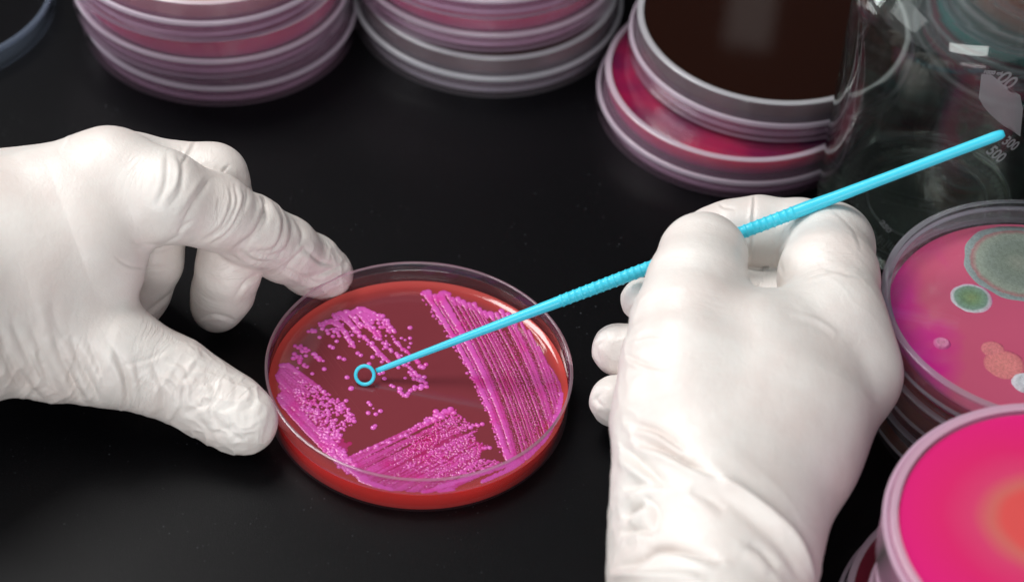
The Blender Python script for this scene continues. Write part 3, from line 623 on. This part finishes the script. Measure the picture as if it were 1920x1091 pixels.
def z7(L_): return [(1130+a/3.296, 760+b/3.296) for a, b in L_]
RC = []
for q, w, a in (([(210, 120), (330, 150), (440, 220), (520, 280)], 6, .7), ([(240, 230), (360, 260), (480, 320), (600, 380), (740, 460)], 7, 1.0), ([(140, 270), (230, 350), (330, 440), (400, 480)], 8, .9), ([(130, 520), (230, 480), (360, 500)], 8, .5), ([(120, 700), (180, 640), (260, 600)], 7, .8), ([(110, 800), (180, 760), (300, 760)], 7, .6),
                ([(90, 1000), (240, 940), (330, 880), (480, 880), (720, 940)], 8, 1.0), ([(600, 380), (800, 500), (980, 640), (1150, 800), (1240, 950), (1290, 1090)], 10, -.9), ([(900, 850), (1000, 900), (1080, 1000)], 8, .5), ([(60, 1050), (300, 1060), (600, 1060)], 8, -.7), ([(250, 560), (330, 640), (300, 780)], 8, .5), ([(540, 520), (640, 560), (760, 640)], 9, .35)):
    RC.append((z7(q), w*1.1, a*2.3))
RC += [([(1415, 362), (1411, 430), (1410, 505)], 2.6, .45), ([(1458, 470), (1462, 500), (1466, 512)], 3, .5), ([(1175, 640), (1215, 628), (1245, 632)], 4, .4), ([(1172, 665), (1205, 680), (1240, 690)], 4.5, .5), ([(1540, 500), (1590, 515), (1625, 520)], 3.5, .25), ([(1510, 520), (1560, 508), (1600, 505)], 3.5, .25), ([(1130, 640), (1118, 655), (1125, 680)], 4, .4), ([(1130, 735), (1118, 750), (1135, 765)], 4, .4),
       ([(1490, 590), (1530, 600), (1570, 625)], 5, -.35), ([(1440, 500), (1480, 440), (1520, 400)], 3.5, .2), ([(1560, 392), (1600, 430), (1615, 470)], 4, .2), ([(1350, 382), (1357, 388), (1380, 392)], 3, .3), ([(1530, 372), (1545, 378), (1558, 385)], 3, .3)]
wd = P(1420, 760, 40)-P(1200, 1000, 36); wd /= np.linalg.norm(wd)
def right_folds(V, Nn):
    uv = proj(V); x, y = uv.T; fr = np.clip(-(Nn@fw)*3+.3, 0, 1)
    return 1.15*fr*ramp(y+.0*x, 780, 960)*ramp(-(x-.55*(y-800)), -1470, -1330)*crumple(V, wd, .05, .12, 61)+.3*ramp(-x, -1212, -1190)*ramp(y, 500, 520)*((1-np.abs(2*vnoise(V/4.5, 63)-1))**2-.4)+.12*fr*ramp(-y, -660, -560)*ramp(x, 1480, 1540)*crumple(V, wd, .2, .4, 62)
RW = []
rh = build_hand('gloved_hand', RH, RC, RW, 'right hand in a smooth white latex glove holding the cyan loop like a pen', extra=right_folds, fine=.14)
rh['group'] = lh['group'] = 'hands in white latex gloves'

def see_through(m, tint, f):
    # clear jelly: let part of the light straight through, tinted
    nt = m.node_tree; out = [n for n in nt.nodes if n.type == 'OUTPUT_MATERIAL'][0]; src = out.inputs[0].links[0].from_socket
    t = N(nt, 'ShaderNodeBsdfTransparent', Color=c4(tint)); mx = N(nt, 'ShaderNodeMixShader', Fac=f); L(nt, src, mx.inputs[1]); L(nt, t.outputs[0], mx.inputs[2]); L(nt, mx.outputs[0], out.inputs[0]); return m
# ------------------------------------------------------------------ stacks behind
def J(name, col, side=None, rough=.15): return principled(name, col, rough, .5, coat=.3, bump=(60, .06, .0008, 2)), jelly_side(name+'_side', side or col)
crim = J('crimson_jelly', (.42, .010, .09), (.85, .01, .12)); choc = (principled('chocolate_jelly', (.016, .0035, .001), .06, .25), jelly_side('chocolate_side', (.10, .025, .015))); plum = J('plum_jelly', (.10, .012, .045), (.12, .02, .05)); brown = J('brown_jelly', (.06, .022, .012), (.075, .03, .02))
amber = J('amber_jelly', (.42, .15, .07), (.3, .11, .07)); peach = J('peach_jelly', (.5, .22, .18), (.5, .2, .15)); dim = J('smoky_jelly', (.02, .014, .02), (.03, .015, .025))
purp = principled('purple_crimson_jelly', (.40, .008, .06), .15, .5, coat=.3, col2=(.07, .006, .05), cscale=45, crange=(.35, .68), bump=(60, .06, .0008, 2))
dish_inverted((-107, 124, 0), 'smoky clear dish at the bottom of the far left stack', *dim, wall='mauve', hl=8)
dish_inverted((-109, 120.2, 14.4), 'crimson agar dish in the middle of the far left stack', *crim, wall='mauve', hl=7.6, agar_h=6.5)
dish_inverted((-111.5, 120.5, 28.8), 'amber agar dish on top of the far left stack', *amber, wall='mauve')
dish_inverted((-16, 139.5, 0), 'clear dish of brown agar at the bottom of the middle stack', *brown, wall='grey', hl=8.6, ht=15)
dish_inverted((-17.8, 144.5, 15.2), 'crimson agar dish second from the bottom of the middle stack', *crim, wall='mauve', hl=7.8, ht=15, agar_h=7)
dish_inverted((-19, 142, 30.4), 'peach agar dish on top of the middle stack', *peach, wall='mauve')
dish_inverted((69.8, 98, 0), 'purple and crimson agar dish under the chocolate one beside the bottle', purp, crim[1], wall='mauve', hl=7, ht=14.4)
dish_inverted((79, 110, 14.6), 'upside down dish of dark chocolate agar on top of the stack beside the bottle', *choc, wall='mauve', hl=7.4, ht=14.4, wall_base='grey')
# ------------------------------------------------------------------ right stacks
orange = J('orange_jelly', (.6, .17, .02), (1.0, .33, .05)); dkbrown = J('dark_brown_jelly', (.05, .02, .008), (.85, .2, .02)); red = J('hot_red_jelly', (.8, .02, .12), (1.0, .012, .2))  # sides brighter than tops: light glowing through the jelly, put into the colour
for q_ in orange: see_through(q_, (1, .6, .3), .5)
for q_ in dkbrown: see_through(q_, (1, .55, .25), .3)
see_through(red[1], (1, .3, .55), .4)
def culture_mat():
    m, nt, out = mat('culture_jelly'); tc = N(nt, 'ShaderNodeTexCoord'); nz = N(nt, 'ShaderNodeTexNoise', Scale=28, Detail=3, Distortion=.6)
    L(nt, tc.outputs['Object'], nz.inputs['Vector']); sp = N(nt, 'ShaderNodeSeparateXYZ'); L(nt, tc.outputs['Object'], sp.inputs[0])
    mr = N(nt, 'ShaderNodeMapRange'); mr.inputs['From Min'].default_value = -.042; mr.inputs['From Max'].default_value = .0; L(nt, sp.outputs[0], mr.inputs['Value'])
    ad = N(nt, 'ShaderNodeMath', operation='MULTIPLY_ADD'); L(nt, nz.outputs['Fac'], ad.inputs[0]); ad.inputs[1].default_value = 1.15; L(nt, mr.outputs[0], ad.inputs[2])
    r = N(nt, 'ShaderNodeValToRGB'); e = r.color_ramp.elements; e[0].position = .55; e[0].color = (.85, .012, .42, 1); e[1].position = 1.25 if False else 1.0; e[1].color = (.82, .15, .27, 1)
    e2 = r.color_ramp.elements.new(.75); e2.color = (.85, .04, .36, 1)
    L(nt, ad.outputs[0], r.inputs['Fac'])
    p = N(nt, 'ShaderNodeBsdfPrincipled'); p.inputs['Roughness'].default_value = .1; p.inputs['Coat Weight'].default_value = .3
    L(nt, r.outputs['Color'], p.inputs['Base Color']); L(nt, p.outputs[0], out.inputs[0]); return m
C4 = (152.5, -34.5)
dish_upright((*C4, 0), 'dish of dark brown agar at the bottom of the mould culture stack', *dkbrown, hl=9, agar_h=5.5)
dish_upright((*C4, 14.2), 'orange brown agar dish in the middle of the mould culture stack', *orange, hl=9, agar_h=6.5)
D4 = dish_upright((*C4, 28.4), 'magenta agar dish with grey green mould on top of the right stack', see_through(culture_mat(), (1, .45, .6), .12), red[1], hl=8.8, agar_h=5)
def mould(name, px, py, r_, stops, hgt, label, nscale=300, wob=.1):
    z = 28.4+1.2+5; q = P(px, py, z); x, y = q[0]-C4[0], q[1]-C4[1]
    m, nt, out = mat(label.replace(' ', '_')); tc = N(nt, 'ShaderNodeTexCoord'); sp = N(nt, 'ShaderNodeVectorMath', operation='LENGTH')
    mp = N(nt, 'ShaderNodeMapping'); mp.inputs['Scale'].default_value = (1, 1, 0); L(nt, tc.outputs['Object'], mp.inputs[0])
    nz = N(nt, 'ShaderNodeTexNoise', Scale=nscale, Detail=4); L(nt, tc.outputs['Object'], nz.inputs[0])
    mx = N(nt, 'ShaderNodeVectorMath', operation='MULTIPLY_ADD'); L(nt, nz.outputs['Color'], mx.inputs[0]); mx.inputs[1].default_value = [r_*MM*wob]*3; L(nt, mp.outputs[0], mx.inputs[2])
    L(nt, mx.outputs[0], sp.inputs[0]); mr = N(nt, 'ShaderNodeMapRange'); mr.inputs['From Max'].default_value = r_*MM*1.03; L(nt, sp.outputs['Value'], mr.inputs['Value'])
    r = N(nt, 'ShaderNodeValToRGB'); e = r.color_ramp.elements
    e[0].position = stops[0][0]; e[0].color = c4(stops[0][1]); e[1].position = stops[-1][0]; e[1].color = c4(stops[-1][1])
    for a, b_ in stops[1:-1]: x_ = e.new(a); x_.color = c4(b_)
    L(nt, mr.outputs[0], r.inputs[0]); p = N(nt, 'ShaderNodeBsdfPrincipled'); p.inputs['Roughness'].default_value = .85
    nf = N(nt, 'ShaderNodeTexNoise', Scale=1100, Detail=3); L(nt, tc.outputs['Object'], nf.inputs[0]); rf = N(nt, 'ShaderNodeValToRGB'); rf.color_ramp.elements[0].position = .32; rf.color_ramp.elements[0].color = (.72, .72, .70, 1); rf.color_ramp.elements[1].position = .6
    mz = N(nt, 'ShaderNodeMixRGB', blend_type='MULTIPLY'); mz.inputs[0].default_value = .8; L(nt, nf.outputs['Fac'], rf.inputs[0]); L(nt, r.outputs['Color'], mz.inputs[1]); L(nt, rf.outputs['Color'], mz.inputs[2])
    L(nt, mz.outputs[0], p.inputs['Base Color']); L(nt, noise_bump(nt, 1800, .7, .0004, 3).outputs[0], p.inputs['Normal']); L(nt, p.outputs[0], out.inputs[0])
    V = [(0, 0, hgt*.8)]; Fc = []; S_ = 72; K = 10; rr = random.Random(int(px))
    ph = [rr.random()*6 for _ in range(4)]
    for k in range(1, K+1):
        f = k/K
        for j in range(S_):
            a = j*2*math.pi/S_; w = 1+.02*math.sin(3*a+ph[0])+.015*math.sin(7*a+ph[1])+.01*math.sin(13*a+ph[2])
            R_ = min(r_*f*w, r_*1.02); V.append((R_*math.cos(a), R_*math.sin(a), hgt*(1-f**4)*(.8+.2*math.cos(f*9))-.02))
    for j in range(S_): Fc.append((0, 1+j, 1+(j+1) % S_))
    for k in range(K-1):
        for j in range(S_): a = 1+k*S_; Fc.append((a+j, a+S_+j, a+S_+(j+1) % S_, a+(j+1) % S_))
    # keep inside the dish wall
    V = [(vx, vy, vz) if math.hypot(vx+x, vy+y) < 42.8 else ((vx+x)*42.8/math.hypot(vx+x, vy+y)-x, (vy+y)*42.8/math.hypot(vx+x, vy+y)-y, vz) for vx, vy, vz in V]
    o = mesh_obj(name, V, Fc, m, D4); o.location = (x*MM, y*MM, 6.2*MM); o['label'] = label
g1 = (.26, .33, .27); g2 = (.36, .46, .40); wh = (.72, .80, .80)
mould('mould_colony', 1915, 492, 17.5, [(0, (.30, .34, .27)), (.25, (.22, .28, .22)), (.5, g1), (.7, (.34, .42, .33)), (.78, (.45, .22, .22)), (.82, (.28, .38, .36)), (.93, (.38, .48, .46)), (1, (.7, .62, .68))], .8, 'large ringed grey green mould colony')
mould('mould_colony', 1822, 559, 6.3, [(0, (.30, .42, .18)), (.4, (.22, .38, .20)), (.74, (.25, .42, .32)), (.83, wh), (.93, (.8, .6, .7)), (1, (.8, .12, .4))], .8, 'small green mould colony with a white and pink ring')
mould('mould_colony', 1766, 644, 2.6, [(0, (.85, .32, .50)), (.6, (.85, .30, .52)), (1, (.8, .06, .38))], .9, 'small pale pink colony')
mould('mould_colony', 1924, 718, 4.2, [(0, (.8, .85, .88)), (.8, (.8, .85, .88)), (1, (.8, .6, .7))], 1.2, 'white fluffy colony')
mould('mould_colony', 1862, 655, 3.6, [(0, (.9, .30, .30)), (.8, (.88, .27, .29)), (1, (.6, .08, .18))], .25, 'flat salmon colony')
mould('mould_colony', 1884, 683, 6.2, [(0, (.95, .33, .30)), (.8, (.92, .29, .29)), (1, (.6, .08, .18))], .3, 'broad flat salmon colony')
# condensation beads inside the lids and walls of the culture stack
M['water'] = plastic('water_beads', (1, 1, 1), .12, (.9, .9, .9), .02, 1.33)
def droplets(parent, n, zlo, zhi, R_, rlo, rhi, a0, a1):
    V = []; Fc = []
    for _ in range(n):
        a = random.uniform(a0, a1); z = random.uniform(zlo, zhi); r_ = random.uniform(rlo, rhi); c_ = np.array([R_*math.cos(a), R_*math.sin(a), z]); nn = -np.array([math.cos(a), math.sin(a), 0]); t1 = np.array([-math.sin(a), math.cos(a), 0]); t2 = np.array([0, 0, 1.]); k = len(V)
        V.append(c_+nn*r_*.7)
        for q, (f, h) in enumerate(((.6, .5), (1, 0))):
            V += [c_+nn*r_*h+r_*f*(t1*math.cos(j*math.pi/4)+t2*math.sin(j*math.pi/4)) for j in range(8)]
        for j in range(8): Fc += [(k, k+1+j, k+1+(j+1) % 8), (k+1+j, k+9+j, k+9+(j+1) % 8, k+1+(j+1) % 8)]
    o = mesh_obj('condensation', V, Fc, M['water'], parent); o['kind'] = 'stuff'
droplets(D4, 900, 7.6, 11.8, 43.45, .08, .3, 1.3, 3.5)
# near stack
def hot_mat():
    m, nt, out = mat('hot_pink_jelly'); tc = N(nt, 'ShaderNodeTexCoord'); q = P(1965, 985, 58); cx, cy = (q[0]-146)*MM, (q[1]+138)*MM
    sb = N(nt, 'ShaderNodeVectorMath', operation='SUBTRACT'); sb.inputs[1].default_value = (cx, cy, 0); mp = N(nt, 'ShaderNodeMapping'); mp.inputs['Scale'].default_value = (1, 1, 0)
    L(nt, tc.outputs['Object'], mp.inputs[0]); L(nt, mp.outputs[0], sb.inputs[0]); ln = N(nt, 'ShaderNodeVectorMath', operation='LENGTH'); L(nt, sb.outputs[0], ln.inputs[0])
    nz = N(nt, 'ShaderNodeTexNoise', Scale=30, Detail=2); L(nt, tc.outputs['Object'], nz.inputs[0]); ma = N(nt, 'ShaderNodeMath', operation='MULTIPLY_ADD'); L(nt, nz.outputs['Fac'], ma.inputs[0]); ma.inputs[1].default_value = .006; L(nt, ln.outputs['Value'], ma.inputs[2])
    mr = N(nt, 'ShaderNodeMapRange'); mr.inputs['From Max'].default_value = .045; L(nt, ma.outputs[0], mr.inputs['Value'])
    r = N(nt, 'ShaderNodeValToRGB'); e = r.color_ramp.elements; e[0].position = .30; e[0].color = (.92, .12, .11, 1); e[1].position = .37; e[1].color = (.80, .19, .16, 1)
    for pp, cc in ((.48, (.88, .07, .20)), (.66, (.92, .03, .19)), (1, (.95, .018, .26))): x_ = e.new(pp); x_.color = c4(cc)
    L(nt, mr.outputs[0], r.inputs[0]); p = N(nt, 'ShaderNodeBsdfPrincipled'); p.inputs['Roughness'].default_value = .3; L(nt, r.outputs['Color'], p.inputs['Base Color']); L(nt, p.outputs[0], out.inputs[0]); return m
cream = J('cream_jelly', (.55, .48, .38), (.55, .48, .38)); ruby = J('ruby_jelly', (.22, .008, .03), (.25, .01, .04))
dish_inverted((140.5, -127.5, 0), 'ruby agar dish at the bottom of the near right stack, sticking out to the left', *ruby, wall='mauve', hl=8, ht=14.6)
dish_inverted((146.5, -137, 14.8), 'cream agar dish second from the bottom of the near right stack', *cream, wall='pinkrim', ht=14.4)
dish_inverted((147, -138, 29.4), 'cream agar dish just under the hot pink dish', *cream, wall='pinkrim', ht=14.4)
dish_inverted((146, -137.5, 44.3), 'blurred hot pink agar dish on top of the near right stack', hot_mat(), red[1], wall='pinkrim', hl=14.4, ht=15.4, agar_h=6, wall_base='pinkrim', Rl=47, Rb=45.6)
# loose clear lid at the far left
t = thing('dish_lid', 'empty clear blue tinted dish lid at the far left', 'dish lid', (0, 0, 0)); t.location = (-.2105, .1195, 0)
cup('lid_shell', 46.5, 9, 1.2, 1.0, 0, [M['blue'], M['blue_rim']], t, True)
# dishes behind the bottle, seen only through its glass
teal = J('teal_jelly', (.02, .3, .25), (.02, .45, .38))
for k, (mm_, lb) in enumerate(((crim, 'crimson agar dish low in the stack behind the glass bottle'), (teal, 'teal agar dish in the stack behind the glass bottle'), (peach, 'peach agar dish high in the stack behind the glass bottle'), (orange, 'orange agar dish on top of the stack behind the glass bottle'))):
    dish_inverted((176+k, 141, 14.6*k), lb, *mm_, wall='crisp')

# ------------------------------------------------------------------ glass bottle
BX, BY = P(1731, 402, 0)[:2]
def bottle():
    t = thing('glass_bottle', 'clear round glass laboratory bottle with white printing behind the mould stack', 'bottle', (BX, BY, 0))
    g, nt, out = mat('bottle_glass'); gl = N(nt, 'ShaderNodeBsdfGlass', Roughness=0.0, IOR=1.47, Color=(.95, .98, .96, 1)); L(nt, noise_bump(nt, 25, .05, .0012, 1).outputs[0], gl.inputs['Normal'])
    trn = N(nt, 'ShaderNodeBsdfTransparent', Color=(.88, .92, .9, 1)); mx = N(nt, 'ShaderNodeMixShader', Fac=.08); L(nt, gl.outputs[0], mx.inputs[1]); L(nt, trn.outputs[0], mx.inputs[2]); L(nt, mx.outputs[0], out.inputs[0])
    R = 35.
    outer = [(0, 1.6), (10, 1.5), (20, .9), (27, .2), (29.5, 0), (32.3, .6), (34.2, 2.6), (R, 6), (R, 84), (34.4, 88.5), (32.6, 93), (29, 98), (23.5, 103), (18.5, 108), (16, 113), (15.2, 119), (15.2, 132), (17, 134), (17, 137), (15.5, 138)]
    inner = [(12.8, 138), (12.8, 119), (13.8, 113), (16.5, 107), (21.8, 101), (27.2, 96), (30.4, 91.5), (32, 87.5), (32.5, 83), (32.5, 8), (31.4, 5.4), (28.5, 4.2), (20, 4.4), (10, 5.2), (0, 5.4)]
    lathe('bottle_body', [(a, b_, 0) for a, b_ in outer+inner], [g], t, seg=128, closed=False)
    ink = plastic('white_enamel', (.9, .92, .94), .4, (.66, .69, .72), .4)
    kn = plastic('moulded_glass', (.9, .92, .94), .4, (.6, .65, .7), .1); V = []; Fc = []
    for k in range(150):
        a = k*2*math.pi/150; k0 = len(V); da = .011; z = .55 if k % 2 else .75
        for r_ in (24.2+(k % 3)*.5, 27.0+(k % 2)*.5):
            for s_ in (-1, 1): V += [(r_*math.cos(a+s_*da), r_*math.sin(a+s_*da), z+4.4), (r_*math.cos(a+s_*da), r_*math.sin(a+s_*da), z+4.9)]
        q = k0; Fc += [(q, q+1, q+3, q+2), (q+4, q+6, q+7, q+5), (q+1, q+5, q+7, q+3), (q, q+4, q+5, q+1), (q+2, q+3, q+7, q+6)]
    mesh_obj('base_knurl', V, Fc, kn, t, smooth=False)
    for rr in (29.6, 20.5): tube('base_ring', [(rr*math.cos(k*math.pi/32), rr*math.sin(k*math.pi/32), 5.7) for k in range(64)], .3, kn, t, 8, True)
    cx, cy = BX, BY
    def cyl(px, py):
        d = fw+(px-W/2)/F*RT-(py-H/2)/F*UP; ox, oy = CAM[0]-cx, CAM[1]-cy; R_ = R+.12
        a = d[0]**2+d[1]**2; b_ = 2*(ox*d[0]+oy*d[1]); c_ = ox*ox+oy*oy-R_*R_; q = CAM+d*((-b_-math.sqrt(b_*b_-4*a*c_))/(2*a))
        return math.atan2(q[1]-cy, q[0]-cx), q[2]
    def wrap(V2): return [((R+.12)*math.cos(a), (R+.12)*math.sin(a), z) for a, z in V2]
    def text(s_, size, px, py, roll, name='printed_mark'):
        ang, z = cyl(px, py)
        cu = bpy.data.curves.new('t', 'FONT'); cu.body = s_; cu.size = size; cu.align_x = 'CENTER'; cu.align_y = 'CENTER'; cu.offset = .12
        o = bpy.data.objects.new('t', cu); COL.objects.link(o); dg = bpy.context.evaluated_depsgraph_get(); me = bpy.data.meshes.new_from_object(o.evaluated_get(dg)); bpy.data.objects.remove(o)
        c_, s2 = math.cos(roll), math.sin(roll)
        V2 = [(ang+(c_*v.co[0]-s2*v.co[1])/R, z+s2*v.co[0]+c_*v.co[1]) for v in me.vertices]
        Fc = [tuple(p_.vertices) for p_ in me.polygons]; mesh_obj(name, wrap(V2), Fc, ink, t, smooth=False)
    text('00', 6.5, 1888, 152, -.75); text('500', 5, 1868, 290, -.75); text('1000 ml', 1.8, 1862, 137, -.1); text('300', 4.5, 1895, 270, -.7); text('250', 3, 1660, 425, -.6); text('100', 3, 1640, 480, -.5)
    a0, z0 = cyl(1888, 84)
    for rr, w in ((4.6, .3), (3.0, .35), (1.2, .7)):
        V2 = []; Fc = []
        for k in range(40):
            a = k*2*math.pi/40
            for r_ in (rr-w, rr+w): V2.append((a0+r_*math.cos(a)/R, z0-14+r_*math.sin(a)*.8))
        for k in range(40): Fc.append((2*k, 2*k+1, (2*k+3) % 80, (2*k+2) % 80))
    q = [(1840, 139), (1859, 140.5), (1880, 158), (1913, 179), (1918, 205), (1913, 256), (1880, 235), (1857, 215), (1844, 200), (1835, 184)]
    V2 = [cyl(*p_) for p_ in q]; ce = np.mean(V2, 0); n = len(V2); patch = [tuple(ce)]; Fc = []; K = 6
    for k in range(1, K+1): patch += [tuple(ce+(np.array(v)-ce)*k/K) for v in V2]
    for j in range(n): Fc.append((0, 1+j, 1+(j+1) % n))
    for k in range(K-1):
        for j in range(n): a = 1+k*n; Fc.append((a+j, a+n+j, a+n+(j+1) % n, a+(j+1) % n))
    mesh_obj('writing_patch', wrap(patch), Fc, ink, t, smooth=False)
bottle()

# ------------------------------------------------------------------ light
def area(name, loc, tgt, sx, sy, power, col=(1, 1, 1)):
    l = bpy.data.lights.new(name, 'AREA'); l.shape = 'RECTANGLE'; l.size = sx*MM; l.size_y = sy*MM; l.energy = power; l.color = col
    o = bpy.data.objects.new(name, l); COL.objects.link(o); o.location = [c*MM for c in loc]
    o.rotation_euler = (Vector(tgt)-Vector(loc)).to_track_quat('-Z', 'Y').to_euler(); o['kind'] = 'structure'
area('window_light', (-430, 290, 880), (0, 0, 0), 420, 420, 7.6, (1, .985, .965))
area('side_light', (-900, -260, 560), (0, 0, 20), 700, 500, 2.2, (.97, .98, 1))
area('left_edge_fill', (-950, 480, 260), (0, 40, 20), 300, 420, 4, (.95, .98, 1))  # added lamp, gives bright left edges on bottle, dish walls and gloves
bp = P(1412, 0, 29); bd = bp-CAM; bd /= np.linalg.norm(bd); bd[2] *= -1; bw = bp+bd*1150
area('back_window', tuple(bw), tuple(bp), 36, 72, .0018, (1, .95, .9))
area('front_light', (60, -1000, 360), (0, 0, 10), 700, 320, 4.4, (1, 1, 1))
w = bpy.data.worlds.new('World'); SC.world = w; w.use_nodes = True; bg = w.node_tree.nodes['Background']; wn = w.node_tree; tc = wn.nodes.new('ShaderNodeTexCoord'); dt = wn.nodes.new('ShaderNodeVectorMath'); dt.operation = 'DOT_PRODUCT'; dt.inputs[1].default_value = (-.35, -.85, .3)
mr = wn.nodes.new('ShaderNodeMapRange'); mr.interpolation_type = 'SMOOTHSTEP'; mr.inputs['From Min'].default_value = -.35; mr.inputs['From Max'].default_value = .7; mr.inputs['To Min'].default_value = .035; mr.inputs['To Max'].default_value = .6
wn.links.new(tc.outputs['Generated'], dt.inputs[0]); wn.links.new(dt.outputs['Value'], mr.inputs['Value']); wn.links.new(mr.outputs[0], bg.inputs[1]); bg.inputs[0].default_value = (.93, .96, 1, 1)

# ------------------------------------------------------------------ camera
cd = bpy.data.cameras.new('camera'); cam = bpy.data.objects.new('camera', cd); COL.objects.link(cam)
cd.sensor_width = 36; cd.lens = F*36/W; cd.clip_start = .01; cd.clip_end = 20
mtx = Matrix(((RT[0], UP[0], -fw[0], CAM[0]*MM), (RT[1], UP[1], -fw[1], CAM[1]*MM), (RT[2], UP[2], -fw[2], CAM[2]*MM), (0, 0, 0, 1)))
cam.matrix_world = mtx
cd.dof.use_dof = True; cd.dof.focus_distance = float((np.array([-25, -50, 8])-CAM)@fw)*MM; cd.dof.aperture_fstop = 9
SC.camera = cam
SC.view_settings.view_transform = 'Standard'; SC.view_settings.look = 'None'; SC.view_settings.exposure = 0; SC.view_settings.gamma = 1
SC.render.engine = 'CYCLES'; cy = SC.cycles
cy.max_bounces = 24; cy.transparent_max_bounces = 64; cy.transmission_bounces = 20; cy.glossy_bounces = 8; cy.diffuse_bounces = 4
cy.caustics_reflective = False; cy.caustics_refractive = False; cy.use_denoising = True; cy.sample_clamp_indirect = 6
